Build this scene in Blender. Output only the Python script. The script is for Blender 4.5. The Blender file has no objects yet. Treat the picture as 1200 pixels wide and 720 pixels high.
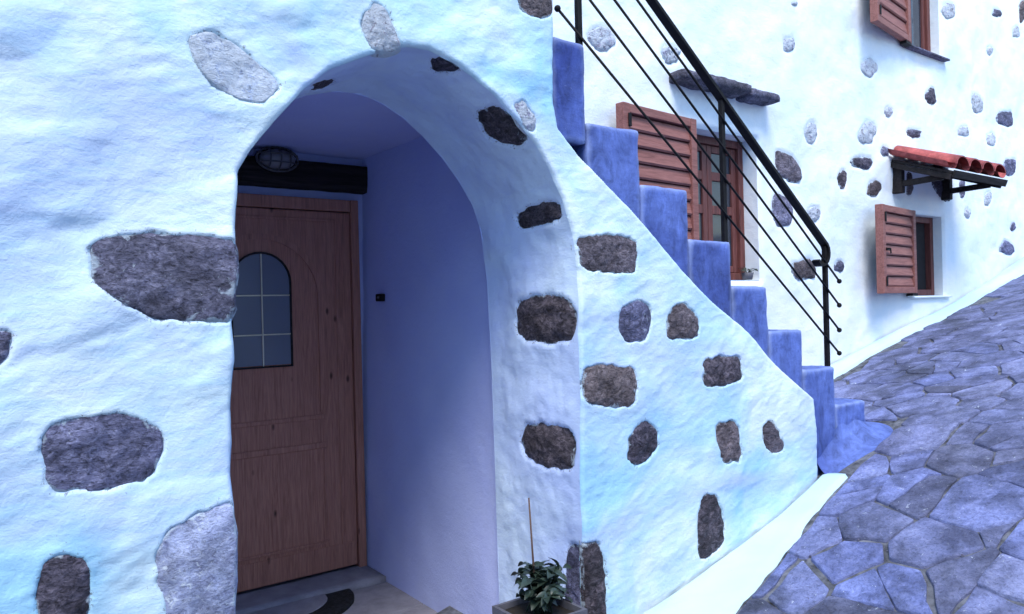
import bpy, bmesh, math, random
import numpy as np
from mathutils import Vector, Matrix

random.seed(7)
rng = np.random.default_rng(7)
SC = bpy.context.scene
COL = SC.collection
PI = math.pi

# ------------------------------------------------------------------ camera
CAM_Z = 1.44
FPX = 895.0                      # focal length in pixels of a 1200 px wide picture
ROLL = 0.025
TH = math.atan2(1200, FPX)       # angle between the view axis and the house walls
FWD = (math.cos(TH), math.sin(TH))
RGT = (math.sin(TH), -math.cos(TH))
cd = bpy.data.cameras.new('camera')
cam = bpy.data.objects.new('camera', cd)
COL.objects.link(cam)
cd.sensor_fit = 'HORIZONTAL'
cd.sensor_width = 36.0
cd.lens = FPX / 1200 * 36
cd.clip_start = 0.05
cd.clip_end = 500
_f = Vector((FWD[0], FWD[1], 0)); _r0 = Vector((RGT[0], RGT[1], 0)); _u0 = Vector((0, 0, 1))
_r = (_r0 - ROLL * _u0).normalized(); _u = (_u0 + ROLL * _r0).normalized()
cam.matrix_world = Matrix(((_r.x, _u.x, -_f.x, 0), (_r.y, _u.y, -_f.y, 0), (_r.z, _u.z, -_f.z, CAM_Z), (0, 0, 0, 1)))
SC.camera = cam

# ------------------------------------------------------------------ sky, sun, exposure
SUN_EL, SUN_AZ = math.radians(58), math.radians(-124)     # azimuth measured from +X, counter-clockwise
w = bpy.data.worlds.new('World'); SC.world = w; w.use_nodes = True
nt = w.node_tree; nt.nodes.clear()
out = nt.nodes.new('ShaderNodeOutputWorld'); bg = nt.nodes.new('ShaderNodeBackground')
sky = nt.nodes.new('ShaderNodeTexSky'); sky.sky_type = 'NISHITA'; sky.sun_disc = False
sky.sun_elevation = SUN_EL; sky.sun_rotation = PI / 2 - SUN_AZ
sky.air_density = 1.3; sky.dust_density = 0.4; sky.ozone_density = 2.5
bg.inputs['Strength'].default_value = 0.15
nt.links.new(sky.outputs[0], bg.inputs[0]); nt.links.new(bg.outputs[0], out.inputs[0])
sl = bpy.data.lights.new('sun', 'SUN'); sl.energy = 1.5; sl.angle = math.radians(24); sl.color = (1.0, 0.95, 0.88)
so = bpy.data.objects.new('sun', sl); COL.objects.link(so)
sd = Vector((math.cos(SUN_EL) * math.cos(SUN_AZ), math.cos(SUN_EL) * math.sin(SUN_AZ), math.sin(SUN_EL)))
so.rotation_euler = sd.to_track_quat('Z', 'Y').to_euler(); so.location = (2, -4, 9)
SC.view_settings.view_transform = 'Standard'; SC.view_settings.look = 'None'
SC.view_settings.exposure = 1.30; SC.view_settings.gamma = 1.0

# ------------------------------------------------------------------ picture to place
def ray(u, v):
    dx, dy = u - 600, v - 360
    s = (dx - ROLL * dy) / FPX; h = -(ROLL * dx + dy) / FPX
    return FWD[0] + RGT[0] * s, FWD[1] + RGT[1] * s, h
def on_y(u, v, y):
    a = ray(u, v); t = y / a[1]
    return Vector((a[0] * t, y, CAM_Z + a[2] * t))
def on_x(u, v, x):
    a = ray(u, v); t = x / a[0]
    return Vector((x, a[1] * t, CAM_Z + a[2] * t))
def to_px(p):
    dx, dy, dz = p[0], p[1], p[2] - CAM_Z
    f = dx * FWD[0] + dy * FWD[1]; s = (dx * RGT[0] + dy * RGT[1]) / f; h = dz / f
    X = s * FPX; Y = -h * FPX
    return 600 + X + ROLL * Y, 360 + Y - ROLL * X

# ------------------------------------------------------------------ noise (vectorised)
_perm = np.random.default_rng(3).permutation(256); _perm = np.concatenate([_perm, _perm, _perm])
_grad = np.random.default_rng(4).normal(size=(256, 3)); _grad /= np.linalg.norm(_grad, axis=1)[:, None]
def noise(P):
    P = np.asarray(P, float); I = np.floor(P).astype(int); Fq = P - I; I &= 255
    U = Fq * Fq * Fq * (Fq * (Fq * 6 - 15) + 10); res = 0
    for i in (0, 1):
        for j in (0, 1):
            for k in (0, 1):
                h = _perm[_perm[_perm[I[:, 0] + i] + I[:, 1] + j] + I[:, 2] + k]
                g = (_grad[h] * (Fq - np.array([i, j, k]))).sum(1)
                wt = (U[:, 0] if i else 1 - U[:, 0]) * (U[:, 1] if j else 1 - U[:, 1]) * (U[:, 2] if k else 1 - U[:, 2])
                res = res + g * wt
    return res
def fbm(P, sc, oct=3):
    P = np.asarray(P, float) * sc; r = 0; a = 1.0
    for o in range(oct):
        r = r + a * noise(P + 17.3 * o); P = P * 2.03; a *= 0.5
    return r

# ------------------------------------------------------------------ object helpers
def link(name, me, mat, parent=None, smooth=True):
    if mat is not None: me.materials.append(mat)
    if smooth:
        me.polygons.foreach_set('use_smooth', [True] * len(me.polygons))
    o = bpy.data.objects.new(name, me); COL.objects.link(o)
    if parent is not None: o.parent = parent
    return o
def mesh(name, V, F, mat, parent=None, smooth=True):
    me = bpy.data.meshes.new(name)
    me.from_pydata([tuple(map(float, v)) for v in V], [], [tuple(map(int, f)) for f in F]); me.update()
    return link(name, me, mat, parent, smooth)
def thing(name, label, cat, group=None):
    o = bpy.data.objects.new(name, None); o.empty_display_size = 0.1; COL.objects.link(o)
    o['label'] = label; o['category'] = cat
    if group: o['group'] = group
    return o
def structure(o):
    o['kind'] = 'structure'; return o

class MB:
    """collects shapes for one mesh"""
    def __init__(s): s.V = []; s.F = []
    def add(s, V, F):
        n = len(s.V); s.V += [tuple(v) for v in V]; s.F += [tuple(i + n for i in f) for f in F]
    def box(s, lo, hi, c=0.004, M=None):
        """chamfered box, 24 vertices"""
        V = []; ix = {}
        for i in (0, 1):
            for j in (0, 1):
                for k in (0, 1):
                    for ax in range(3):
                        p = []
                        for d, b in enumerate((i, j, k)):
                            e = hi[d] if b else lo[d]
                            if d != ax: e += -c if b else c
                            p.append(e)
                        ix[(i, j, k, ax)] = len(V); V.append(Vector(p))
        F = []
        for ax in range(3):
            a, b = [d for d in range(3) if d != ax]
            for sgn in (0, 1):
                q = []
                for (x, y) in ((0, 0), (1, 0), (1, 1), (0, 1)):
                    t = [0, 0, 0]; t[ax] = sgn; t[a] = x; t[b] = y; q.append(ix[(t[0], t[1], t[2], ax)])
                if (sgn == 0) ^ (ax == 1): q.reverse()
                F.append(q)
        for ax in range(3):      # edges along ax
            a, b = [d for d in range(3) if d != ax]
            for x in (0, 1):
                for y in (0, 1):
                    t0 = [0, 0, 0]; t1 = [0, 0, 0]; t1[ax] = 1
                    for t in (t0, t1): t[a] = x; t[b] = y
                    q = [ix[(*t0, a)], ix[(*t0, b)], ix[(*t1, b)], ix[(*t1, a)]]
                    n = (V[q[1]] - V[q[0]]).cross(V[q[2]] - V[q[1]]); d = Vector((0, 0, 0)); d[a] = 1 if x else -1; d[b] = 1 if y else -1
                    if n.dot(d) < 0: q.reverse()
                    F.append(q)
        for i in (0, 1):
            for j in (0, 1):
                for k in (0, 1):
                    q = [ix[(i, j, k, ax)] for ax in range(3)]
                    if (i + j + k) % 2 == 0: q.reverse()
                    F.append(q)
        if M is not None: V = [M @ v for v in V]
        s.add(V, F)
    def tube(s, pts, r, n=10, cap=True):
        pts = [Vector(p) for p in pts]; rs = r if isinstance(r, (list, tuple)) else [r] * len(pts)
        rings = []; up = None
        for i, p in enumerate(pts):
            t = (pts[min(i + 1, len(pts) - 1)] - pts[max(i - 1, 0)]).normalized()
            if up is None:
                up = Vector((0, 0, 1)) if abs(t.z) < 0.9 else Vector((1, 0, 0))
            a = t.cross(up).normalized(); b = a.cross(t).normalized(); up = b
            rings.append([p + (a * math.cos(2 * PI * k / n) + b * math.sin(2 * PI * k / n)) * rs[i] for k in range(n)])
        V = [v for q in rings for v in q]; F = []
        for i in range(len(pts) - 1):
            for k in range(n):
                F.append((i * n + k, i * n + (k + 1) % n, (i + 1) * n + (k + 1) % n, (i + 1) * n + k))
        if cap:
            F.append(tuple(range(n))[::-1]); F.append(tuple((len(pts) - 1) * n + k for k in range(n)))
        s.add(V, F)
    def ball(s, c, r, n=10, m=7, sq=(1, 1, 1)):
        V = []; F = []
        for i in range(m + 1):
            a = PI * i / m
            for k in range(n):
                b = 2 * PI * k / n
                V.append((c[0] + r * sq[0] * math.sin(a) * math.cos(b), c[1] + r * sq[1] * math.sin(a) * math.sin(b), c[2] + r * sq[2] * math.cos(a)))
        for i in range(m):
            for k in range(n):
                F.append((i * n + k, (i + 1) * n + k, (i + 1) * n + (k + 1) % n, i * n + (k + 1) % n))
        s.add(V, F)
    def build(s, name, mat, parent=None, smooth=False):
        return mesh(name, s.V, s.F, mat, parent, smooth)

def lump_box(name, lo, hi, mat, parent=None, res=0.04, r=0.02, amp=0.004, nsc=6.0, seed=0.0, axes_min=2):
    """a box with rounded edges and an uneven hand-made surface"""
    lo = np.array(lo, float); hi = np.array(hi, float)
    n = [max(axes_min, int(round((hi[d] - lo[d]) / res))) for d in range(3)]
    idx = {}; P = []
    def vid(i, j, k):
        if (i, j, k) not in idx:
            idx[(i, j, k)] = len(P); P.append([lo[0] + (hi[0] - lo[0]) * i / n[0], lo[1] + (hi[1] - lo[1]) * j / n[1], lo[2] + (hi[2] - lo[2]) * k / n[2]])
        return idx[(i, j, k)]
    F = []
    for k, fl in ((0, True), (n[2], False)):
        for i in range(n[0]):
            for j in range(n[1]):
                q = [vid(i, j, k), vid(i + 1, j, k), vid(i + 1, j + 1, k), vid(i, j + 1, k)]; F.append(q[::-1] if fl else q)
    for j, fl in ((0, False), (n[1], True)):
        for i in range(n[0]):
            for k in range(n[2]):
                q = [vid(i, j, k), vid(i + 1, j, k), vid(i + 1, j, k + 1), vid(i, j, k + 1)]; F.append(q[::-1] if fl else q)
    for i, fl in ((0, True), (n[0], False)):
        for j in range(n[1]):
            for k in range(n[2]):
                q = [vid(i, j, k), vid(i, j + 1, k), vid(i, j + 1, k + 1), vid(i, j, k + 1)]; F.append(q[::-1] if fl else q)
    P = np.array(P); rr = min(r, 0.49 * (hi - lo).min())
    Q = np.clip(P, lo + rr, hi - rr); D = P - Q; L = np.linalg.norm(D, axis=1); L[L == 0] = 1
    N = D / L[:, None]; P = Q + N * rr + N * (amp * fbm(P + seed, nsc, 3))[:, None]
    return mesh(name, P, F, mat, parent)

# ------------------------------------------------------------------ polygons
def poly_sdf(A, B, poly):
    """signed distance, positive inside, and nearest boundary point"""
    poly = np.asarray(poly, float); n = len(poly)
    best = np.full(A.shape, 1e18); NX = A.copy(); NY = B.copy(); ins = np.zeros(A.shape, bool)
    for i in range(n):
        p = poly[i]; q = poly[(i + 1) % n]; e = q - p; L = (e * e).sum()
        if L < 1e-14: continue
        t = np.clip(((A - p[0]) * e[0] + (B - p[1]) * e[1]) / L, 0, 1)
        x = p[0] + t * e[0]; y = p[1] + t * e[1]; d = (A - x) ** 2 + (B - y) ** 2
        m = d < best; best[m] = d[m]; NX[m] = x[m]; NY[m] = y[m]
        c = ((p[1] <= B) & (q[1] > B)) | ((q[1] <= B) & (p[1] > B))
        if e[1] != 0: ins ^= c & (A < p[0] + (B - p[1]) / e[1] * e[0])
    d = np.sqrt(best); return np.where(ins, d, -d), NX, NY
def chaikin(P, it=2, keep=0.2):
    P = [np.array(p, float) for p in P]
    for _ in range(it):
        Q = []
        for i in range(len(P)):
            a, b = P[i], P[(i + 1) % len(P)]; Q += [a + (b - a) * keep, b + (a - b) * keep]
        P = Q
    return np.array(P)
def ellipse_poly(cx, cy, w, h, rot=0, n=12, jit=0.14, sq=1.0):
    P = []; rot = math.radians(rot)
    for k in range(n):
        a = 2 * PI * k / n; c, s_ = math.cos(a), math.sin(a)
        x = math.copysign(abs(c) ** sq, c) * w / 2 * (1 + random.uniform(-jit, jit)); y = math.copysign(abs(s_) ** sq, s_) * h / 2 * (1 + random.uniform(-jit, jit))
        P.append((cx + x * math.cos(rot) - y * math.sin(rot), cy + x * math.sin(rot) + y * math.cos(rot)))
    return P

# ------------------------------------------------------------------ materials
def new_mat(name):
    m = bpy.data.materials.new(name); m.use_nodes = True; N = m.node_tree.nodes; L = m.node_tree.links
    b = N['Principled BSDF']; b.inputs['Specular IOR Level'].default_value = 0.25
    return m, N, L, b
def N_noise(N, L, vec, scale, detail=4, rough=0.6, dist=0.0):
    n = N.new('ShaderNodeTexNoise'); n.inputs['Scale'].default_value = scale; n.inputs['Detail'].default_value = detail
    n.inputs['Roughness'].default_value = rough; n.inputs['Distortion'].default_value = dist
    if vec is not None: L.new(vec, n.inputs['Vector'])
    return n
def N_map(N, L, vec, scale=(1, 1, 1), rot=(0, 0, 0)):
    m = N.new('ShaderNodeMapping'); m.inputs['Scale'].default_value = scale; m.inputs['Rotation'].default_value = rot
    L.new(vec, m.inputs['Vector']); return m.outputs[0]
def N_ramp(N, L, fac, stops):
    r = N.new('ShaderNodeValToRGB'); e = r.color_ramp.elements
    while len(e) < len(stops): e.new(0.5)
    for q, (p, c) in zip(e, stops):
        q.position = p; q.color = (*c, 1) if len(c) == 3 else c
    L.new(fac, r.inputs[0]); return r.outputs[0]
def N_mix(N, L, fac, a, b, mode='MIX'):
    m = N.new('ShaderNodeMix'); m.data_type = 'RGBA'; m.blend_type = mode
    for s, x in ((0, fac), (6, a), (7, b)):
        if isinstance(x, (int, float)): m.inputs[s].default_value = x
        elif isinstance(x, tuple): m.inputs[s].default_value = (*x, 1)
        else: L.new(x, m.inputs[s])
    return m.outputs[2]
def N_bump(N, L, h, strength, dist, prev=None):
    b = N.new('ShaderNodeBump'); b.inputs['Strength'].default_value = strength; b.inputs['Distance'].default_value = dist
    L.new(h, b.inputs['Height'])
    if prev is not None: L.new(prev, b.inputs['Normal'])
    return b.outputs[0]
def g3(v): return (v, v, v)

def plaster_mat(name, base, wash, wash_amt=0.5, rough=0.85, fine=1.0, scuff=(0.30, 0.29, 0.32), scuff_amt=0.25, streak=False, lav=None, wear=0.75):
    """hand-brushed limewash: base paint, clouds of a bluer wash, brush strokes, thin scuffs"""
    m, N, L, b = new_mat(name); tc = N.new('ShaderNodeTexCoord').outputs['Object']
    n1 = N_noise(N, L, tc, 1.7, 5, 0.55, 0.6)
    f1 = N_ramp(N, L, n1.outputs[0], [(0.40, g3(0)), (0.66, g3(wash_amt))])
    c = N_mix(N, L, f1, base, wash)
    if lav is not None:
        nl = N_noise(N, L, N_map(N, L, tc, (1, 1, 1.8), (0, 0.5, 0)), 1.25, 4, 0.55, 0.8)
        c = N_mix(N, L, N_ramp(N, L, nl.outputs[0], [(0.50, g3(0)), (0.68, g3(0.8))]), c, lav)
    st = N_map(N, L, tc, (9, 9, 46), (0.25, 0.55, 0.1))
    n2 = N_noise(N, L, st, 1.0, 5, 0.65, 0.4)
    f2 = N_ramp(N, L, n2.outputs[0], [(0.5, g3(0)), (0.78, g3(0.35 * wash_amt + 0.05))])
    c = N_mix(N, L, f2, c, wash)
    n3 = N_noise(N, L, N_map(N, L, tc, (1, 1, 2.6), (0.2, 0.5, 0)), 26, 7, 0.72, 0.5)
    n4 = N_noise(N, L, tc, 2.6, 2)
    f3 = N_ramp(N, L, n3.outputs[0], [(0.64, g3(0)), (0.72, g3(scuff_amt))])
    f4 = N_ramp(N, L, n4.outputs[0], [(0.5, g3(0)), (0.65, g3(1))])
    f34 = N_mix(N, L, 1.0, f3, f4, 'MULTIPLY')
    c = N_mix(N, L, f34, c, scuff)
    # hairline cracks and chips along the trowel direction
    ck = N_noise(N, L, N_map(N, L, tc, (1, 1, 3.4), (0.3, 0.62, 0.1)), 15, 9, 0.8, 1.1)
    f5 = N_ramp(N, L, ck.outputs[0], [(0.655, g3(0)), (0.69, g3(1.0)), (0.71, g3(0.15))])
    c = N_mix(N, L, N_mix(N, L, 1.0, f5, g3(min(1, scuff_amt * 1.6)), 'MULTIPLY'), c, scuff)
    at_ = N.new('ShaderNodeAttribute'); at_.attribute_name = 'near'
    gr = N_noise(N, L, tc, 95, 4, 0.75, 0.4)
    g_ = N.new('ShaderNodeMath'); g_.operation = 'MULTIPLY_ADD'; g_.inputs[1].default_value = 0.17; L.new(at_.outputs['Fac'], g_.inputs[0]); L.new(gr.outputs[0], g_.inputs[2])
    f6 = N_ramp(N, L, g_.outputs[0], [(0.685, g3(0)), (0.75, g3(0.7))])       # grit showing where the paint is thin
    c = N_mix(N, L, f6, c, (0.13, 0.12, 0.15))
    if streak:
        s2 = N_noise(N, L, N_map(N, L, tc, (1, 1, 0.6), (0.0, 0.4, 0.0)), 13, 9, 0.76, 0.7)
        c = N_mix(N, L, 1.0, c, N_ramp(N, L, s2.outputs[0], [(0.34, g3(0.55)), (0.5, g3(1.0)), (0.66, g3(1.35))]), 'MULTIPLY')
        pn = N.new('ShaderNodeNewGeometry').outputs['Pointiness']
        c = N_mix(N, L, N_ramp(N, L, pn, [(0.515, g3(0)), (0.60, g3(wear))]), c, (0.34, 0.42, 0.66))
        s1 = N_noise(N, L, N_map(N, L, tc, (9, 9, 2.6), (0.0, 0.25, 0.0)), 2.2, 7, 0.72, 0.5)
        c = N_mix(N, L, 1.0, c, N_ramp(N, L, s1.outputs[0], [(0.33, g3(0.84)), (0.52, g3(1.0)), (0.68, g3(1.15))]), 'MULTIPLY')
    L.new(c, b.inputs['Base Color']); b.inputs['Roughness'].default_value = rough
    h0 = N_noise(N, L, tc, 7, 4, 0.6, 0.3)
    nb = N_bump(N, L, h0.outputs[0], 0.25 * fine, 0.03)
    nb = N_bump(N, L, n2.outputs[0], 0.12 * fine, 0.008, nb)
    h1 = N_noise(N, L, tc, 120, 4, 0.7); nb = N_bump(N, L, h1.outputs[0], 0.4 * fine, 0.004, nb)
    h2 = N_noise(N, L, N_map(N, L, tc, (1, 1, 1.8), (0.2, 0.6, 0.1)), 34, 6, 0.72, 0.5); nb = N_bump(N, L, h2.outputs[0], 0.22 * fine, 0.010, nb)
    nb = N_bump(N, L, f5, -0.6 * fine, 0.006, nb)
    nb = N_bump(N, L, f34, -0.4, 0.004, nb)
    L.new(nb, b.inputs['Normal']); return m
def stone_mat(name, dark, mid, light, paint=0.0, fine=1.0, ground_=False):
    m, N, L, b = new_mat(name); tc = N.new('ShaderNodeTexCoord').outputs['Object']
    oi = N.new('ShaderNodeObjectInfo')
    ad = N.new('ShaderNodeVectorMath'); ad.operation = 'MULTIPLY_ADD'; L.new(oi.outputs['Random'], ad.inputs[0]); ad.inputs[1].default_value = (7, 5, 3); L.new(tc, ad.inputs[2])
    p = ad.outputs[0]
    n0 = N_noise(N, L, p, 7, 3, 0.5, 0.5)
    n1 = N_noise(N, L, N_map(N, L, p, (1, 1, 1.7), (0.2, 0.7, 0.3)), 24, 9, 0.74, 1.2)
    c = N_ramp(N, L, n1.outputs[0], [(0.34, dark), (0.50, mid), (0.66, light)])
    f0 = N_ramp(N, L, n0.outputs[0], [(0.35, g3(0.55)), (0.65, g3(1.25))])
    c = N_mix(N, L, 1.0, c, f0, 'MULTIPLY')
    # dark pits and thin cracks
    vo = N.new('ShaderNodeTexVoronoi'); vo.feature = 'DISTANCE_TO_EDGE'; vo.inputs['Scale'].default_value = 9; vo.inputs['Randomness'].default_value = 1
    wv = N.new('ShaderNodeMix'); wv.data_type = 'VECTOR'; wv.inputs[0].default_value = 0.10; L.new(p, wv.inputs[4]); L.new(n1.outputs['Color'], wv.inputs[5]); L.new(wv.outputs[1], vo.inputs['Vector'])
    k1 = N_ramp(N, L, vo.outputs['Distance'], [(0.0, g3(0.35)), (0.022, g3(1))])
    c = N_mix(N, L, 0.75 * fine, c, k1, 'MULTIPLY')
    n2 = N_noise(N, L, N_map(N, L, p, (1, 1, 1.8), (0.3, 0.6, 0.1)), 85, 5, 0.7, 0.8)
    f2 = N_ramp(N, L, n2.outputs[0], [(0.36, g3(0.25)), (0.46, g3(1.0)), (0.64, g3(1.5))])
    c = N_mix(N, L, 0.8 * fine, c, f2, 'MULTIPLY')
    tint = N_ramp(N, L, oi.outputs['Random'], [(0.0, (0.72, 0.68, 0.70)), (0.35, (1.0, 0.95, 0.98)), (0.7, (0.86, 0.87, 1.05)), (1.0, (1.2, 1.12, 1.1))])
    c = N_mix(N, L, 1.0, c, tint, 'MULTIPLY')
    if ground_:                 # dust and damp patches that run across the flags, and flag-to-flag colour
        nd = N_noise(N, L, tc, 2.1, 6, 0.65, 0.6)
        c = N_mix(N, L, 1.0, c, N_ramp(N, L, nd.outputs[0], [(0.32, (0.55, 0.55, 0.50)), (0.5, (1, 1, 1)), (0.7, (1.25, 1.25, 1.18))]), 'MULTIPLY')
        mu = N.new('ShaderNodeMath'); mu.operation = 'MULTIPLY'; mu.inputs[1].default_value = 13.7; L.new(oi.outputs['Random'], mu.inputs[0]); fr_ = N.new('ShaderNodeMath'); fr_.operation = 'FRACT'; L.new(mu.outputs[0], fr_.inputs[0])
        c = N_mix(N, L, 1.0, c, N_ramp(N, L, fr_.outputs[0], [(0.0, (0.80, 0.78, 0.72)), (0.5, (1, 1, 1)), (1.0, (1.15, 1.18, 1.2))]), 'MULTIPLY')
    n3 = N_noise(N, L, p, 30, 8, 0.78, 0.8)
    e = 0.70 - 0.26 * paint
    f3 = N_ramp(N, L, n3.outputs[0], [(e, g3(0)), (e + 0.05, g3(0.85))])
    c = N_mix(N, L, f3, c, (0.66, 0.72, 0.80))
    at_ = N.new('ShaderNodeAttribute'); at_.attribute_name = 'rim'; pw = N.new('ShaderNodeMath'); pw.operation = 'POWER'; pw.inputs[1].default_value = 7; L.new(at_.outputs['Fac'], pw.inputs[0])
    n5 = N_noise(N, L, p, 17, 6, 0.7, 0.6); ma = N.new('ShaderNodeMath'); ma.operation = 'MULTIPLY_ADD'; ma.inputs[1].default_value = 0.22; L.new(pw.outputs[0], ma.inputs[0]); L.new(n5.outputs[0], ma.inputs[2])
    f7 = N_ramp(N, L, ma.outputs[0], [(0.70, g3(0)), (0.78, g3(0.85))])      # limewash smeared over the edge of the stone
    c = N_mix(N, L, f7, c, (0.56, 0.66, 0.76))
    L.new(c, b.inputs['Base Color']); b.inputs['Roughness'].default_value = 0.75
    nb = N_bump(N, L, n1.outputs[0], 0.9 * fine, 0.02); nb = N_bump(N, L, n2.outputs[0], 0.9 * fine, 0.006, nb); nb = N_bump(N, L, k1, 0.5 * fine, 0.006, nb)
    L.new(nb, b.inputs['Normal']); return m
def plain_mat(name, col, rough=0.5, var=0.15, scale=20, metallic=0.0, bump=0.1, spec=0.3):
    m, N, L, b = new_mat(name); tc = N.new('ShaderNodeTexCoord').outputs['Object']
    n = N_noise(N, L, tc, scale, 6, 0.65, 0.3)
    c = N_ramp(N, L, n.outputs[0], [(0.3, tuple(x * (1 - var) for x in col)), (0.7, tuple(min(1, x * (1 + var)) for x in col))])
    L.new(c, b.inputs['Base Color']); b.inputs['Roughness'].default_value = rough; b.inputs['Metallic'].default_value = metallic
    b.inputs['Specular IOR Level'].default_value = spec
    L.new(N_bump(N, L, n.outputs[0], bump, 0.004), b.inputs['Normal']); return m
def wood_mat(name, a, b_, dark, stretch=(22, 22, 1.3), rough=0.45, knots=True):
    m, N, L, b = new_mat(name); tc = N.new('ShaderNodeTexCoord').outputs['Object']
    oi = N.new('ShaderNodeObjectInfo')
    ad = N.new('ShaderNodeVectorMath'); ad.operation = 'ADD'; L.new(tc, ad.inputs[0]); L.new(oi.outputs['Random'], ad.inputs[1])
    v = N_map(N, L, ad.outputs[0], stretch)
    n = N_noise(N, L, v, 1.6, 8, 0.65, 1.6)
    c = N_ramp(N, L, n.outputs[0], [(0.28, dark), (0.45, a), (0.68, b_)])
    n2 = N_noise(N, L, v, 9, 4, 0.6); f2 = N_ramp(N, L, n2.outputs[0], [(0.35, g3(0.82)), (0.6, g3(1.05))])
    c = N_mix(N, L, 1.0, c, f2, 'MULTIPLY')
    if knots:
        vo = N.new('ShaderNodeTexVoronoi'); vo.inputs['Scale'].default_value = 1.0
        L.new(N_map(N, L, tc, (11, 11, 5)), vo.inputs['Vector'])
        k = N_ramp(N, L, vo.outputs['Distance'], [(0.05, g3(1)), (0.13, g3(0))])
        c = N_mix(N, L, k, c, tuple(x * 0.35 for x in dark))
    L.new(c, b.inputs['Base Color']); b.inputs['Roughness'].default_value = rough
    L.new(N_bump(N, L, n.outputs[0], 0.12, 0.004), b.inputs['Normal']); return m

M = {}
M['white'] = plaster_mat('whitewash', (0.73, 0.84, 0.86), (0.26, 0.57, 0.80), 0.8, scuff_amt=0.32, lav=(0.48, 0.58, 0.84))
M['white_house'] = plaster_mat('house whitewash', (0.84, 0.87, 0.88), (0.56, 0.74, 0.88), 0.5)
M['reveal'] = plaster_mat('arch limewash shade tint', (0.63, 0.76, 0.91), (0.42, 0.52, 0.90), 0.6, fine=0.8)  # violet-blue of the shaded upper arch painted over the whole reveal
M['inner'] = plaster_mat('porch limewash shade tint', (0.60, 0.66, 0.98), (0.50, 0.56, 0.96), 0.6, fine=0.7, scuff_amt=0.06)  # pale walls; the blue of their shade is put into the paint
M['blue'] = plaster_mat('blue step paint', (0.105, 0.16, 0.44), (0.03, 0.05, 0.21), 1.0, rough=0.75, fine=0.9, scuff=(0.34, 0.42, 0.68), scuff_amt=0.5, streak=True)
M['blue_foot'] = plaster_mat('blue foot paint', (0.11, 0.165, 0.44), (0.045, 0.07, 0.26), 0.9, rough=0.7, fine=0.8, scuff=(0.30, 0.36, 0.55), scuff_amt=0.4, streak=True, wear=0.0)
M['skirt'] = plaster_mat('skirting paint', (0.50, 0.67, 0.74), (0.38, 0.58, 0.72), 0.5, scuff=(0.22, 0.2, 0.2), scuff_amt=0.4, fine=0.7)
M['stone_dark'] = stone_mat('dark stone', (0.024, 0.021, 0.026), (0.10, 0.088, 0.105), (0.25, 0.22, 0.245), 0.12)
M['stone_blue'] = stone_mat('blue grey stone', (0.065, 0.066, 0.10), (0.18, 0.185, 0.27), (0.34, 0.35, 0.47), 0.3)
M['stone_wash'] = stone_mat('limewashed stone', (0.24, 0.27, 0.40), (0.42, 0.48, 0.64), (0.58, 0.65, 0.78), 0.5, 0.7)
M['stone_faint'] = stone_mat('faint stone', (0.30, 0.36, 0.48), (0.54, 0.64, 0.74), (0.68, 0.79, 0.84), 1.1, 0.8)
M['stone_brown'] = stone_mat('brown stone', (0.055, 0.046, 0.05), (0.18, 0.155, 0.165), (0.34, 0.30, 0.31), 0.15)
M['stone_pale'] = stone_mat('whitewashed stone', (0.16, 0.16, 0.20), (0.34, 0.34, 0.42), (0.5, 0.5, 0.58), 1.05)
M['paving'] = stone_mat('slate paving', (0.10, 0.12, 0.225), (0.145, 0.17, 0.305), (0.20, 0.225, 0.375), 0.30, 0.55, True)
M['mortar'] = plain_mat('earth joints', (0.105, 0.11, 0.13), 0.95, 0.9, 16, bump=1.0)
M['door'] = wood_mat('door wood', (0.44, 0.19, 0.132), (0.53, 0.25, 0.175), (0.30, 0.13, 0.085))
M['shutter'] = wood_mat('shutter wood', (0.25, 0.10, 0.085), (0.33, 0.145, 0.125), (0.15, 0.058, 0.05), (1.5, 20, 20), 0.6, False)
M['frame'] = wood_mat('window frame wood', (0.13, 0.045, 0.04), (0.20, 0.07, 0.06), (0.06, 0.025, 0.025), (20, 20, 1.5), 0.5, False)
M['beam'] = wood_mat('black beam wood', (0.016, 0.013, 0.013), (0.035, 0.028, 0.028), (0.008, 0.007, 0.007), (1.4, 20, 20), 0.8, False)
M['iron'] = plain_mat('black iron', (0.010, 0.009, 0.010), 0.6, 0.4, 40, bump=0.2, spec=0.15)
M['brass'] = plain_mat('muntin metal', (0.75, 0.68, 0.50), 0.35, 0.1, metallic=0.6)
M['dark'] = plain_mat('dark room', (0.02, 0.018, 0.02), 0.9)
M['tile'] = plain_mat('roof tile clay', (0.36, 0.085, 0.08), 0.75, 0.55, 16, bump=0.7)
M['slab'] = stone_mat('slate slab', (0.06, 0.06, 0.08), (0.15, 0.15, 0.20), (0.28, 0.28, 0.36))
M['floor'] = plain_mat('porch floor slab', (0.27, 0.26, 0.295), 0.7, 0.25, 9, bump=0.3)
M['mat'] = plain_mat('coir mat', (0.016, 0.016, 0.018), 0.95, 0.8, 60, bump=1.0)
M['leaf'] = plain_mat('leaf', (0.026, 0.043, 0.032), 0.4, 0.6, 25, bump=0.2, spec=0.5)
M['pot'] = plain_mat('grey planter', (0.10, 0.10, 0.125), 0.6, 0.2, 20)
M['soil'] = plain_mat('soil', (0.03, 0.024, 0.02), 0.95, 0.4, 40, bump=1)
M['cane'] = plain_mat('cane', (0.10, 0.06, 0.05), 0.6)
M['curtain'] = plain_mat('curtain', (0.34, 0.36, 0.50), 0.9, 0.2)
def glass_mat(name, col, rough, spec=0.5):
    m, N, L, b = new_mat(name); b.inputs['Base Color'].default_value = (*col, 1)
    b.inputs['Roughness'].default_value = rough; b.inputs['Specular IOR Level'].default_value = spec; return m
M['frosted'] = glass_mat('frosted pane', (0.16, 0.18, 0.225), 0.2)
M['lampglass'] = glass_mat('lamp glass', (0.22, 0.22, 0.23), 0.3)
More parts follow.
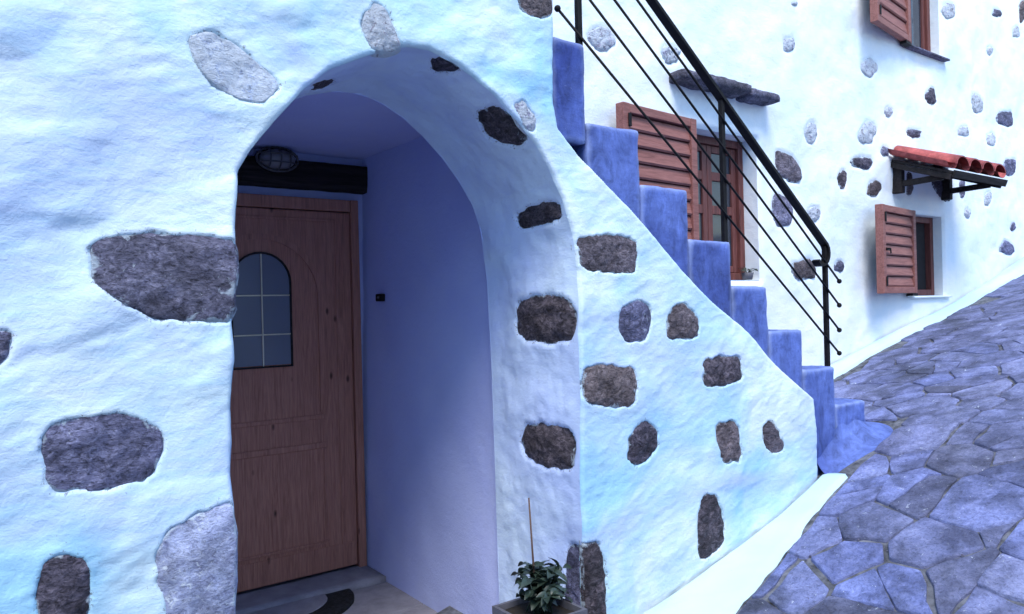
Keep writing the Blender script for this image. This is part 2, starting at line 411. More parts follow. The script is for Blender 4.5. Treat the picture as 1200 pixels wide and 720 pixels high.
M['steel'] = plain_mat('painted steel', (0.10, 0.10, 0.105), 0.5)
M['glass'] = glass_mat('window pane', (0.03, 0.035, 0.05), 0.06)

# ------------------------------------------------------------------ plaster sheets and stones
class Stone:
    def __init__(s, poly, mat, depth=0.010, dome=0.012): s.poly = np.array(poly, float); s.mat = mat; s.depth = depth; s.dome = dome
def sheet(name, mapf, av, bv, region, stones, mat, parent, lump, edge_r=0.0, free=None, sock=0.011, lip=0.0014):
    """mapf(A,B,off)->points (off grows towards the viewer). region: outline polygon. edge_r rounds the outline back"""
    av = np.asarray(av, float); bv = np.asarray(bv, float); na, nb = len(av), len(bv)
    A, B = np.meshgrid(av, bv, indexing='ij'); A = A.ravel(); B = B.ravel()
    keep = np.ones(A.shape, bool); inside = keep.copy(); dist = np.full(A.shape, 9.0)
    if region is not None:
        d, nx, ny = poly_sdf(A, B, region)
        ca = np.repeat(np.maximum(np.gradient(av), 0), nb); cb = np.tile(np.gradient(bv), na); cell = np.maximum(ca, cb)
        snap = (d < 0) & (d > -1.3 * cell); inside = d >= 0
        A = np.where(snap, nx, A); B = np.where(snap, ny, B); keep = inside | snap; dist = np.where(snap, 0, d)
    off = lump(A, B); near = np.zeros(A.shape)
    if edge_r > 0:
        dd = np.clip(dist, 0, edge_r); back = edge_r - np.sqrt(np.maximum(edge_r ** 2 - (edge_r - dd) ** 2, 0))
        if free is not None: back = back * free(A, B)
        off = off - back
    for st in stones:
        lo = st.poly.min(0) - 0.12; hi = st.poly.max(0) + 0.12
        m = (A > lo[0]) & (A < hi[0]) & (B > lo[1]) & (B < hi[1]); ii = np.nonzero(m)[0]
        if not len(ii): continue
        d, _, _ = poly_sdf(A[ii], B[ii], st.poly)           # positive inside the stone
        X = np.stack([A[ii], B[ii], ii * 0 + 1.7], 1); d = d + 0.014 * fbm(X, 16, 2) + 0.004 * noise(X * 75)
        near[ii] = np.maximum(near[ii], np.exp(-np.clip(-d, 0, 1) / 0.016))
        t = np.clip((d + 0.005) / 0.010, 0, 1); t = t * t * (3 - 2 * t)
        off[ii] += -t * sock + lip * np.exp(-np.clip(-d, 0, 1) / 0.022) * (1 - t) * (0.4 + 1.6 * np.clip(.5 + noise(X * 9), 0, 1))
    P = mapf(A, B, off)
    idx = np.arange(na * nb).reshape(na, nb)
    Q = np.stack([idx[:-1, :-1], idx[1:, :-1], idx[1:, 1:], idx[:-1, 1:]], -1).reshape(-1, 4)
    ok = keep[Q].all(1) & inside[Q].any(1); Q = Q[ok]
    used = np.unique(Q); rem = np.full(na * nb, -1); rem[used] = np.arange(len(used))
    o = mesh_np(name, P[used], rem[Q], mat, parent)
    if len(stones) and len(o.data.vertices) == len(used):
        at_ = o.data.attributes.new('near', 'FLOAT', 'POINT'); at_.data.foreach_set('value', near[used].astype(np.float32))
    return o
def mesh_np(name, P, Q, mat, parent=None):
    me = bpy.data.meshes.new(name); k = Q.shape[1]
    me.vertices.add(len(P)); me.vertices.foreach_set('co', np.ascontiguousarray(P, dtype=np.float32).ravel())
    me.loops.add(Q.size); me.loops.foreach_set('vertex_index', Q.astype(np.int32).ravel())
    me.polygons.add(len(Q)); me.polygons.foreach_set('loop_start', np.arange(0, Q.size, k, dtype=np.int32))
    try: me.polygons.foreach_set('loop_total', np.full(len(Q), k, dtype=np.int32))
    except Exception: pass
    me.update(calc_edges=True); me.validate()
    return link(name, me, mat, parent)
def build_stone(st, mapf, base, parent, rings=10, seg=40, rough=0.004, clamp=None):
    """a domed, rough stone face let into the plaster"""
    poly = st.poly; c = poly.mean(0); n = len(poly)
    L = np.r_[0, np.cumsum(np.linalg.norm(np.roll(poly, -1, 0) - poly, axis=1))]
    tt = np.linspace(0, L[-1], seg, endpoint=False); cl = np.vstack([poly, poly[:1]])
    R = np.stack([np.interp(tt, L, cl[:, 0]), np.interp(tt, L, cl[:, 1])], 1)
    size = math.sqrt(np.ptp(poly[:, 0]) * np.ptp(poly[:, 1]))
    pts = [c[None]]; fr = [np.zeros(1)]
    for k in range(1, rings + 1):
        f = (k / rings) ** 0.8; pts.append(c + (R - c) * f); fr.append(np.full(seg, f))
    d = R - c; d /= np.maximum(np.linalg.norm(d, axis=1), 1e-6)[:, None]
    pts.append(R + d * 0.014); fr.append(np.full(seg, 1.25))
    AB = np.vstack(pts); f = np.concatenate(fr); A, B = AB[:, 0], AB[:, 1]
    if clamp: A, B = clamp(A, B)
    off = base(A, B) * 0.95 - st.depth + st.dome * (1 - np.clip(f, 0, 1) ** 3) - np.where(f > 1.1, 0.022, 0)
    sc = 6.0 / max(size, 0.08)
    X = np.stack([A, B, A * 0 + st.depth * 91 + poly[0, 0]], 1)
    off = off + rough * fbm(X, sc, 4) * min(1.6, size / 0.1) * (f < 1.1)
    P = mapf(A, B, off); F = []
    for k in range(seg): F.append((0, 1 + k, 1 + (k + 1) % seg))
    for q in range(rings):
        for k in range(seg):
            a = 1 + q * seg + k; b_ = 1 + q * seg + (k + 1) % seg; F.append((a, a + seg, b_ + seg, b_))
    o = mesh('stone', P, F, st.mat, parent); at_ = o.data.attributes.new('rim', 'FLOAT', 'POINT'); at_.data.foreach_set('value', np.clip(f, 0, 1).astype(np.float32))
    return o

def map_front(Y):
    def f(A, B, off): return np.stack([A, np.full_like(A, Y) - off, B], 1)
    return f

# ------------------------------------------------------------------ the ground profile
_gx = np.array([-60, -20, -6, 0, 1.3, 1.86, 2.4, 3.25, 3.8, 5.0, 5.6, 6.8, 8.2, 12, 20, 60.0])
_gz = np.array([-1.6, -1.2, -.5, -.12, -.05, .045, .195, .54, .745, 1.03, 1.175, 1.42, 1.74, 2.4, 3.4, 4.5])
def ground(x, y):
    x = np.asarray(x, float); y = np.asarray(y, float)
    z = sum(np.interp(x + o, _gx, _gz) for o in (-.3, -.15, 0, .15, .3)) / 5
    k = np.clip((x - 1.9) / 1.4, 0, 1)
    return z - 0.12 * (np.clip(y, 0.4, 3.4) - 1.95) * k
def on_ground(u, v):
    a = ray(u, v); lo, hi = 0.3, 60.0; t = lo
    while t < hi:
        if CAM_Z + a[2] * t < float(ground(a[0] * t, a[1] * t)): break
        t += 0.02
    return a[0] * t, a[1] * t

FY = 2.087          # plane of the porch wall and stair side
HY = 3.0            # plane of the house wall
DY = 3.96           # plane of the door
IX = 1.86           # right jamb of the archway

# ================================================================== STREET
def build_street():
    xs = np.unique(np.concatenate([np.linspace(-60, 0.5, 60), np.arange(0.5, 9.5, 0.05), np.linspace(9.5, 60, 60)]))
    ys = np.unique(np.concatenate([np.linspace(-60, -1.0, 40), np.arange(-1.0, 3.1, 0.05)]))
    A, B = np.meshgrid(xs, ys, indexing='ij'); A = A.ravel(); B = B.ravel()
    Z = ground(A, B) + 0.006 * fbm(np.stack([A, B, A * 0], 1), 5, 3) - 0.004
    idx = np.arange(len(A)).reshape(len(xs), len(ys))
    Q = np.stack([idx[:-1, :-1], idx[1:, :-1], idx[1:, 1:], idx[:-1, 1:]], -1).reshape(-1, 4)
    st = structure(mesh_np('street', np.stack([A, B, Z], 1), Q, M['mortar']))
    # centres of the flagstones seen in the photograph, then a random fill
    c7 = [(310,270),(540,270),(650,440),(200,400),(320,500),(270,610),(460,660),(760,600),(60,620),(130,700),(870,390),(820,300),(690,225),(740,120),(930,110),(770,40),(570,45),(470,90),(930,40),(940,220),(950,655),(620,690)]
    c6 = [(440,475),(620,520),(440,620),(700,630),(300,550),(250,610),(120,520),(150,465),(650,405),(560,380),(760,420),(470,350),(600,310),(680,260),(740,210),(760,320),(620,230),(720,140),(760,105),(380,340),(300,380),(230,420),(330,430),(420,410),(540,265),(460,300)]
    px = [(900 + a / 3.273, 500 + b / 3.273) for a, b in c7] + [(960 + a / 3.27, 300 + b / 3.27) for a, b in c6]
    sites = []
    def put(x, y, dmin):
        if all((x - p[0]) ** 2 + (y - p[1]) ** 2 > dmin ** 2 for p in sites): sites.append((x, y)); return True
    for u, v in px: put(*on_ground(u, v), 0.16)
    nfix = len(sites)
    for _ in range(9000):
        x = random.uniform(0.6, 11.5); y = random.uniform(-0.6, 3.0)
        put(x, y, random.uniform(0.15, 0.34) if x < 7 else random.uniform(0.3, 0.5))
    S = np.array(sites); W_ = np.random.default_rng(5).uniform(-0.016, 0.016, len(S))
    order = sorted(range(len(S)), key=lambda i: S[i][0] ** 2 + (S[i][1]) ** 2)
    def clip(poly, n, lim, c):
        o_ = []
        for k in range(len(poly)):
            p, q = poly[k], poly[(k + 1) % len(poly)]; dp = (p - c) @ n - lim; dq = (q - c) @ n - lim
            if dp <= 0: o_.append(p)
            if dp * dq < 0: o_.append(p + (q - p) * dp / (dp - dq))
        return o_
    cells = []
    for i in order:
        c = S[i]; poly = [np.array(p) for p in ((c[0] - .7, c[1] - .7), (c[0] + .7, c[1] - .7), (c[0] + .7, c[1] + .7), (c[0] - .7, c[1] + .7))]
        dd = ((S - c) ** 2).sum(1)
        for j in np.argsort(dd)[1:30]:
            n = S[j] - c; L = np.linalg.norm(n); n = n / L
            poly = clip(poly, n, L / 2 + (W_[i] - W_[j]) / (2 * L) - random.choice((.002, .004, .006, .013)), c)
            if len(poly) < 3: break
        if len(poly) < 3: continue
        P_ = np.array(poly); ar = abs(sum(P_[k][0] * P_[k - 1][1] - P_[k - 1][0] * P_[k][1] for k in range(len(P_)))) / 2
        if c[1] > 2.93 or ar < .004: continue
        if ar > .055 and random.random() < .42:         # a split flag: two pieces with a thin joint
            a_ = random.uniform(0, PI); n = np.array([math.cos(a_), math.sin(a_)]); c_ = P_.mean(0) + np.random.default_rng(i).normal(size=2) * .03
            for sg in (1, -1):
                q = clip(poly, n * sg, -.003, c_)
                if len(q) >= 3: cells.append(q)
        else: cells.append(poly)
    cnt = 0; rest = MB()
    for i, poly in enumerate(cells):
        m_ = np.array(poly).mean(0)
        if m_[0] < 4.06:                                  # stop at the skirting of the porch and stairs
            ln = np.array([4.05, 1.985]) - np.array([1.95, 1.835]); nn = np.array([-ln[1], ln[0]]) / np.linalg.norm(ln)
            poly = clip(poly, nn, 0.0, np.array([1.95, 1.835]))
        elif m_[1] > 1.98: poly = clip(poly, np.array([-1.0, 0.0]), 0.0, np.array([4.03, 2.0]))
        if len(poly) >= 3: poly = clip(poly, np.array([0.0, 1.0]), 0.0, np.array([5.0, HY - .10]))
        if len(poly) < 3: continue
        if np.ptp(np.array(poly)[:, 0]) < .04 or np.ptp(np.array(poly)[:, 1]) < .04: continue
        P2 = []
        for k in range(len(poly)):          # break long edges so they can wander
            p, q = poly[k], poly[(k + 1) % len(poly)]; P2.append(p)
            L = np.linalg.norm(q - p); m = int(L / 0.07)
            for s in range(1, m):
                nn = np.array([-(q - p)[1], (q - p)[0]]) / L
                P2.append(p + (q - p) * s / m + nn * random.uniform(-0.012, 0.012))
        P2 = chaikin(P2, 1, 0.07); n = len(P2); c0 = P2.mean(0)
        h = random.uniform(0.004, 0.010); tx, ty = random.uniform(-.02, .02), random.uniform(-.025, .025)
        V = []
        def lay(f, dz, na):
            Q2 = c0 + (P2 - c0) * f
            z = ground(Q2[:, 0], Q2[:, 1]) + dz + (Q2[:, 0] - c0[0]) * tx + (Q2[:, 1] - c0[1]) * ty
            if na: z = z + na * fbm(np.stack([Q2[:, 0], Q2[:, 1], Q2[:, 0] * 0 + i], 1), 9, 3)
            V.extend(np.stack([Q2[:, 0], Q2[:, 1], z], 1).tolist())
        lay(1.0, -0.03, 0); lay(1.0, h - 0.0025, 0.0); lay(0.985, h - .0003, 0.001); lay(0.93, h, 0.003); lay(0.55, h + 0.001, 0.005)
        V.append([c0[0], c0[1], float(ground(c0[0], c0[1])) + h + 0.002])
        F = []
        for q in range(4):
            for k in range(n):
                F.append((q * n + k, q * n + (k + 1) % n, (q + 1) * n + (k + 1) % n, (q + 1) * n + k))
        for k in range(n): F.append((4 * n + k, 4 * n + (k + 1) % n, 5 * n))
        if cnt < 290: mesh('paving_stone', V, F, M['paving'], st, True)
        else: rest.add(V, F)
        cnt += 1
    if rest.V:
        o = rest.build('paving_stone', M['paving'], st, True); o['kind'] = 'stuff'
    g = MB(); rg = random.Random(21)
    for _ in range(5200):
        x = 1.3 + 5.7 * rg.random() ** 1.3; y = rg.uniform(.3, 2.88); q = rg.uniform(.003, .0075)
        if x < 4.1 and y > 1.83 + (x - 1.95) * .07: continue
        z = float(np.interp(x, _gx, _gz)) if False else 0.0
        g.V.extend([(x + q * math.cos(a_) * rg.uniform(.7, 1.2), y + q * math.sin(a_) * rg.uniform(.7, 1.2), 0) for a_ in (0, 1.57, 3.14, 4.71)] + [(x, y, q)])
        b_ = len(g.V) - 5; g.F.extend([(b_ + k, b_ + (k + 1) % 4, b_ + 4) for k in range(4)])
    Vg = np.array(g.V); Vg[:, 2] += ground(Vg[:, 0], Vg[:, 1]) + .001
    o = mesh('grit', Vg, g.F, M['slab'], st, False); o['kind'] = 'stuff'
    print('paving stones', cnt)
    return st

# ================================================================== PORCH
porch = thing('arched_porch', 'whitewashed stone porch wall with a rounded archway, dark stones showing through, beside the blue stairs', 'porch')
PX_OUT = [(276,745),(274,690),(277,640),(275,600),(272,560),(274,520),(272,470),(275,420),(272,378),(274,330),(275,300),(276,267),(281,200),(296,175),(327,137),(358,104),(387,81),(425,67),(455,57),(479,54),(504,58),(533,73),(558,92),(583,115),(606,140),(627,167),(646,200),(660,233),(671,275),(677,320)]
outer = [on_y(u, v, FY) for u, v in PX_OUT]
outer = [(p.x, p.z) for p in outer]
left_bot = [(outer[0][0], z) for z in (-0.4, 0.2)]
right_leg = [(IX, z) for z in (1.35, 1.1, 0.85, 0.6, 0.3, 0.0, -0.4)]
ARCH = np.array(left_bot + outer + right_leg)           # outer outline, left foot over the top to the right foot
PX_IN = [(360,110),(396,103),(425,107),(450,119),(475,135),(500,160),(521,183),(542,212),(558,242),(567,262)]
inn = [on_y(u, v, 2.6) for u, v in PX_IN]; inn = [(p.x, p.z) for p in inn]
INNER = np.array([(0.60, -0.4), (0.60, 0.5), (0.61, 1.2), (0.64, 1.75), (0.70, 1.93), (0.80, 2.06), (0.92, 2.16)] + inn + [(1.832, 1.6), (1.838, 1.2), (1.845, 0.8), (1.848, 0.3), (1.85, -0.4)])
def resample(P, n):
    P = np.asarray(P); L = np.r_[0, np.cumsum(np.linalg.norm(np.diff(P, axis=0), axis=1))]; t = np.linspace(0, L[-1], n)
    return np.stack([np.interp(t, L, P[:, 0]), np.interp(t, L, P[:, 1])], 1), L[-1]
def smooth_open(P, it=2):
    P = np.array(P, float)
    for _ in range(it):
        Q = P.copy(); Q[1:-1] = P[1:-1] * .5 + (P[:-2] + P[2:]) * .25; P = Q
    return P
# stair slope that bounds the white plaster, in the wall plane
DIAG_PX = [(651,120),(655,150),(680,182),(707,210),(735,240),(760,267),(790,303),(817,334),(845,360),(873,383),(910,427),(932,448),(955,467),(958,510),(960,555)]
diag = [on_y(u, v, FY) for u, v in DIAG_PX]; diag = [(p.x, p.z) for p in diag]
ROOFZ = 3.3
REGION = [(-2.5, ROOFZ), (-2.5, -0.5)] + [tuple(p) for p in ARCH] + [(3.40, -0.4)] + diag[::-1] + [(1.775, 2.42), (1.77, 2.8), (1.775, ROOFZ)]

def ragged(P, amp=0.006):
    P = chaikin(P, 1, 0.16); out_ = []
    for k in range(len(P)):
        p, q = P[k], P[(k + 1) % len(P)]; out_.append(p); m_ = int(np.linalg.norm(q - p) / 0.03)
        for j in range(1, m_ + 1): out_.append(p + (q - p) * j / (m_ + 1) + rng.normal(size=2) * amp * .6)
    return np.array(out_)
def pxpoly(px, Y, amp=0.006): return ragged([(p.x, p.z) for p in (on_y(u, v, Y) for u, v in px)], amp)
FRONT_ST = [
 ('stone_blue', [(107,290),(118,279),(150,276),(175,273),(200,276),(240,277),(275,282),(275,378),(235,377),(195,375),(165,366),(140,354),(122,341),(106,328),(110,308)]),
 ('stone_blue', [(50,525),(58,500),(85,490),(125,486),(165,490),(190,503),(192,530),(180,558),(150,568),(110,575),(70,577),(53,565)]),
 ('stone_dark', [(47,680),(52,658),(75,650),(100,655),(108,680),(104,720),(95,745),(60,745),(45,720)]),
 ('stone_wash', [(182,650),(195,622),(225,605),(262,588),(274,594),(276,745),(205,745),(190,700)]),
 ('stone_blue', [(-20,392),(5,388),(14,392),(10,415),(0,430),(-20,435)]),
 ('stone_faint', [(218,45),(245,38),(275,52),(305,76),(328,98),(318,114),(300,120),(278,116),(250,100),(230,78)]),
 ('stone_pale', [(428,15),(440,2),(455,12),(465,40),(472,56),(440,60),(428,40)]),
 ('stone_brown', [(605,-8),(648,-8),(648,18),(630,22),(612,12)]),
 ('stone_brown', [(674,280),(690,276),(735,277),(746,285),(746,318),(735,321),(680,317)]),
 ('stone_brown', [(682,434),(690,430),(715,428),(742,430),(746,450),(744,470),(735,478),(710,476),(682,470)]),
 ('stone_blue', [(726,362),(748,350),(763,360),(764,385),(755,400),(735,401),(726,385)]),
 ('stone_brown', [(782,372),(798,353),(815,365),(821,380),(818,397),(785,398)]),
 ('stone_dark', [(824,422),(840,418),(866,418),(870,445),(850,452),(826,455)]),
 ('stone_brown', [(838,500),(845,495),(864,495),(869,540),(845,543)]),
 ('stone_brown', [(893,500),(900,490),(912,505),(921,525),(907,533),(896,523)]),
 ('stone_dark', [(738,515),(745,500),(758,493),(772,505),(772,525),(755,543),(738,543)]),
 ('stone_dark', [(815,605),(825,578),(838,580),(847,610),(848,640),(820,657),(816,640)]),
 ('stone_dark', [(684,640),(694,636),(704,640),(709,665),(713,760),(684,760)]),
 ('stone_pale', [(601,122),(614,117),(628,138),(626,155),(614,148)]),
]
front_stones = []
for mname, px in FRONT_ST:
    deep = {'stone_pale': 0.001, 'stone_wash': 0.000, 'stone_faint': -0.002}.get(mname, 0.002)
    front_stones.append(Stone(pxpoly(px, FY), M[mname], deep, 0.008 if mname != 'stone_faint' else 0.003))
def lump_front(A, B):
    P = np.stack([A, B, A * 0 + 3.1], 1)
    R = np.stack([A * 1.0 + B * 0.55, (B - A * 0.35) * 2.4, A * 0 + 7.7], 1)     # slanting trowel marks
    k = np.clip((2.3 - A) / 0.9, 0.45, 1.0)
    R2 = np.stack([A + B * 0.25, (B - A * 0.3) * 1.7, A * 0 + 2.2], 1)
    rid = np.clip(fbm(R2, 3.4, 2) - 0.12, 0, 1)          # scattered lumps and dents between smoother fields
    return 0.036 * k * fbm(P, 1.9, 2) + 0.034 * k * rid - 0.012 * k * np.clip(fbm(R, 3.1, 3) - .2, 0, 1) + 0.0075 * fbm(P, 5.5, 2) + 0.0032 * np.clip(fbm(R, 13, 3), -.1, 1) + 0.0022 * np.clip(noise(P * 34) - .18, 0, 1)
xs = np.unique(np.concatenate([np.linspace(-2.5, -0.05, 20), np.arange(-0.05, 1.95, 0.0066), np.arange(1.95, 3.43, 0.0078)]))
zs = np.unique(np.concatenate([np.linspace(-0.5, 0.0, 14), np.arange(0.0, 2.62, 0.0068), np.linspace(2.62, ROOFZ, 20)]))
ER = 0.015
def free_edge(A, B):            # the outline is only rounded where the plaster really ends
    return np.where((A < -2.3) | (B > ROOFZ - .1) | (B < -0.3), 0, 1.0)
sheet('plaster_wall', map_front(FY), xs, zs, REGION, front_stones, M['white'], porch, lump_front, ER, free_edge)
for st in front_stones: build_stone(st, map_front(FY), lump_front, porch, 14, 56, 0.004, lambda A, B: (np.where((A > 1.78) & (A < 1.872) & (B < 1.62), 1.872 if B.mean() > .6 else np.maximum(A, 1.86), A), B))

# arch reveal: lofted from the outer outline to the inner one
NA = 420; RY0, RY1 = FY + ER - 0.004, 2.62
O_, LO = resample(ARCH, NA); I_, _ = resample(smooth_open(INNER, 1), NA)
# match both curves by height order: use the same relative arc position, corrected at the springing points
def loft(a, y):
    t = np.clip(a, 0, 1) * (NA - 1); i = np.clip(t.astype(int), 0, NA - 2); f = (t - i)[:, None]
    o = O_[i] * (1 - f) + O_[i + 1] * f; n = I_[i] * (1 - f) + I_[i + 1] * f
    k = ((y - RY0) / (RY1 - RY0))[:, None]; return o * (1 - k) + n * k
def map_reveal(A, B, off):
    a = A / LO; p = loft(a, B); e = 0.004; tg = loft(a + e, B) - loft(a - e, B); tg /= np.maximum(np.linalg.norm(tg, axis=1), 1e-9)[:, None]
    n = np.stack([tg[:, 1], -tg[:, 0]], 1)                         # towards the opening
    p = p + n * off[:, None]
    k = np.clip((B - RY0) / (RY1 - RY0), 0, 1)
    return np.stack([p[:, 0], B - lump_front(p[:, 0], p[:, 1]) * (1 - k), p[:, 1]], 1)
GA, GB = np.meshgrid(np.linspace(0, LO, 500), np.linspace(RY0, RY1, 120), indexing='ij'); GA = GA.ravel(); GB = GB.ravel()
GP = map_reveal(GA, GB, GA * 0); GPX = np.array([to_px(p) for p in GP])
half = GA > LO * 0.42
def on_reveal(u, v):
    d = (GPX[:, 0] - u) ** 2 + (GPX[:, 1] - v) ** 2 + np.where(half, 0, 1e9); i = int(np.argmin(d)); return GA[i], GB[i]
REV_ST = [
 ('stone_dark', [(558,135),(575,124),(600,130),(616,150),(620,166),(608,172),(585,170),(568,158)]),
 ('stone_dark', [(503,72),(515,66),(540,78),(533,85),(508,84)]),
 ('stone_dark', [(602,252),(625,240),(655,237),(660,257),(630,265),(608,268)]),
 ('stone_dark', [(604,365),(612,350),(640,346),(663,348),(674,362),(674,396),(650,404),(615,401),(605,390)]),
 ('stone_dark', [(607,515),(615,498),(645,494),(670,503),(675,530),(671,550),(640,548),(615,538)]),
 ('stone_brown', [(361,104),(372,95),(393,92),(390,99),(372,107)]),
 ('stone_blue', [(662,645),(670,637),(681,640),(683,745),(662,745)]),
]
half_all = half.copy(); rev_stones = []
for i, (mn, px) in enumerate(REV_ST):
    half = np.ones_like(half_all) if i == 5 else half_all
    rev_stones.append(Stone(ragged([on_reveal(u, v) for u, v in px]), M[mn], 0.006, 0.012))
def lump_reveal(A, B):
    P = np.stack([A, B, A * 0 + 9.1], 1)
    k = np.clip((B - RY0) / 0.05, 0, 1) * np.clip((RY1 - B) / 0.06, 0, 1)
    return k * (0.020 * fbm(P, 2.6, 2) + 0.010 * fbm(P, 7, 3) + 0.003 * fbm(P, 22, 2))
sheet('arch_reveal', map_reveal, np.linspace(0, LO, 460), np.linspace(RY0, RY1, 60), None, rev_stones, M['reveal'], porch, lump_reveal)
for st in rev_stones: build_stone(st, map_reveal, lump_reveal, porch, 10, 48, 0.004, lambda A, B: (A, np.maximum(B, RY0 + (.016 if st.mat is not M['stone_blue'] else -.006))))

# inside the porch: ring wall behind the reveal, side wall, ceiling, back wall
CEIL = 2.30
def box_sheet(name, mapf, a0, a1, b0, b1, mat, amp=0.008, res=0.05):
    na = max(2, int((a1 - a0) / res)); nb = max(2, int((b1 - b0) / res))
    return sheet(name, mapf, np.linspace(a0, a1, na), np.linspace(b0, b1, nb), None, [], mat, porch, lambda A, B: amp * fbm(np.stack([A, B, A * 0 + len(name)], 1), 3.0, 3))
def side_x(z, y):        # the right side wall leans out a little towards the top
    return 1.862 + 0.055 * np.clip(z / 2.3, 0, 1) + 0.02 * np.clip((y - 2.6) / 1.3, 0, 1)
def map_side(A, B, off): return np.stack([side_x(B, A) - off, A, B], 1)
def map_left(A, B, off): return np.stack([np.full_like(A, 0.48) + off, A, B], 1)
def map_ceil(A, B, off): return np.stack([A, B, CEIL - off], 1)
def map_back(A, B, off): return np.stack([A, DY + 0.03 - off, B], 1)
def map_ring(A, B, off): return np.stack([A, RY1 + off * 0, B], 1)
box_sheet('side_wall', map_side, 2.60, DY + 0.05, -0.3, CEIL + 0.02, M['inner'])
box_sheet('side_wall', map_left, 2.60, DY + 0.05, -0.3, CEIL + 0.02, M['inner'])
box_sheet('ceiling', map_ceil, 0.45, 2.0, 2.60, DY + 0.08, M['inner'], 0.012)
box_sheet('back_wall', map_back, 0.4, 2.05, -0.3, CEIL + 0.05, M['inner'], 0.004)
V = []; F = []
ring_o = np.array([(0.44, -0.4), (0.44, 2.36), (2.0, 2.36), (2.0, -0.4)])
for p in I_[::6]: V.append((p[0], RY1 - 0.004, p[1]))
m0 = len(V)
for p in I_[::6]:
    c = np.array([1.22, 1.2]); d = p - c; k = 1.45; q = c + d * k
    V.append((min(max(q[0], 0.40), 2.05), RY1 - 0.002, min(max(q[1], -0.4), 2.40)))
for i in range(m0 - 1): F.append((i, i + 1, m0 + i + 1, m0 + i))
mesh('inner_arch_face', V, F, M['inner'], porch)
# lintel beam and door
a = on_y(433, 195, DY); b = on_y(433, 228, DY)
lump_box('lintel_beam', (0.55, DY - 0.035, b.z), (a.x, DY + 0.05, a.z - 0.01), M['beam'], porch, 0.04, 0.008, 0.006, 8)
def door_part(name, boxes, mat, parent, c=0.003, y=DY):
    mb = MB()
    for (x0, z0, x1, z1, d0, d1) in boxes: mb.box((x0, y - d1, z0), (x1, y - d0, z1), c)
    return mb.build(name, mat, parent)
FR0, FR1 = 1.828, 1.862
DL, DRt, DB, DT = 0.83, 1.826, 0.03, 1.985
door = door_part('door', [(DL, DB, DRt, DT, -0.02, 0.016)], M['door'], porch)
door_part('door_frame', [(FR0 + .001, -0.05, FR1 + .012, 2.056, -0.02, 0.035)], M['door'], door)
door_part('door_frame', [(0.76, -0.05, DL - .001, 2.056, -0.02, 0.035)], M['door'], door)
door_part('door_frame', [(DL, 1.99, DRt, 2.054, -0.02, 0.033)], M['door'], door)
# leaf border mouldings
door_part('moulding', [(1.735, DB + .12, 1.752, DT - .04, 0.0165, 0.022), (DL + .08, DT - .055, 1.734, DT - .04, 0.0165, 0.022)], M['door'], door, 0.002)
door_part('moulding', [(0.95, 0.185, 1.66, 0.20, 0.0165, 0.026), (0.95, 0.205, 0.968, 0.70, 0.0165, 0.024), (0.95, 0.702, 1.66, 0.735, 0.0165, 0.024), (1.642, 0.203, 1.66, 0.70, 0.0165, 0.024)], M['door'], door, 0.003)
door_part('moulding', [(0.95, 0.86, 1.66, 0.885, 0.0165, 0.022)], M['door'], door, 0.003)
door_part('kick_board', [(DL + .004, DB + .004, DRt - .004, 0.165, 0.0162, 0.021)], M['door'], door, 0.003)
CXD = 1.325; LW = 0.148; LB = 1.165; LS = 1.60          # lite: centre, half width, bottom, springing
def arc_pts(cx, hw, zb, zs_, n=16): return [(cx - hw, zb)] + [(cx - hw * math.cos(PI * k / n), zs_ + hw * math.sin(PI * k / n)) for k in range(n + 1)] + [(cx + hw, zb)]
def arch_band(name, hw0, hw1, zb, zs_, d0, d1, mat, parent, close=False):
    P = arc_pts(CXD, hw0, zb, zs_); Q = arc_pts(CXD, hw1, zb - (hw1 - hw0 if close else 0), zs_); V = []; F = []; n = len(P)
    for q, d in ((P, d0), (P, d1), (Q, d1), (Q, d0)): V += [(x, DY - d, z) for x, z in q]
    for r in range(3):
        for k in range(n if close else n - 1): F.append((r * n + k, r * n + (k + 1) % n, (r + 1) * n + (k + 1) % n, (r + 1) * n + k))
    return mesh(name, V, F, mat, parent, False)
arch_band('moulding', 0.305, 0.335, 0.90, 1.52, 0.0162, 0.024, M['door'], door)
arch_band('moulding', LW + .001, LW + 0.010, LB, LS, 0.0162, 0.026, M['beam'], door, True)
rows = [LB, 1.328, 1.532, LS + LW]
for col_ in (0, 1):
    for r in range(3):
        z0, z1 = rows[r] + .004, rows[r + 1] - .004
        x0, x1 = (CXD - LW, CXD - .004) if col_ == 0 else (CXD + .004, CXD + LW)
        if r < 2: P = [(x0, z0), (x1, z0), (x1, z1), (x0, z1)]
        else:
            arc = [(CXD + (LW * math.cos(PI / 2 * k / 8)) * (1 if col_ else -1), LS + LW * math.sin(PI / 2 * k / 8)) for k in range(8)]
            top = (CXD + (.004 if col_ else -.004), LS + LW)
            P = ([(x0, z0), (x1, z0)] + arc + [top]) if col_ else ([(x1, z0), (x0, z0)] + arc + [top])
        n = len(P); V = [(x, DY - 0.020, z) for x, z in P] + [(x, DY - 0.017, z) for x, z in P]
        F = [tuple(range(n)), tuple(range(n, 2 * n))[::-1]] + [(k, (k + 1) % n, n + (k + 1) % n, n + k) for k in range(n)]
        mesh('pane', V, F, M['frosted'], door, False)
door_part('muntin', [(CXD - .004, LB, CXD + .004, LS + LW, 0.021, 0.027)], M['brass'], door, 0.002)
for z in rows[1:3]: door_part('muntin', [(CXD - LW, z - .004, CXD + LW, z + .004, 0.0205, 0.0262)], M['brass'], door, 0.002)
mb = MB(); mb.tube([(0.90, DY - .03, 1.02), (0.90, DY - .07, 1.02), (1.02, DY - .07, 1.02)], 0.009, 8); mb.box((0.88, DY - .03, 0.92), (0.92, DY - .0165, 1.12), .003)
mb.build('handle', M['brass'], door, True)

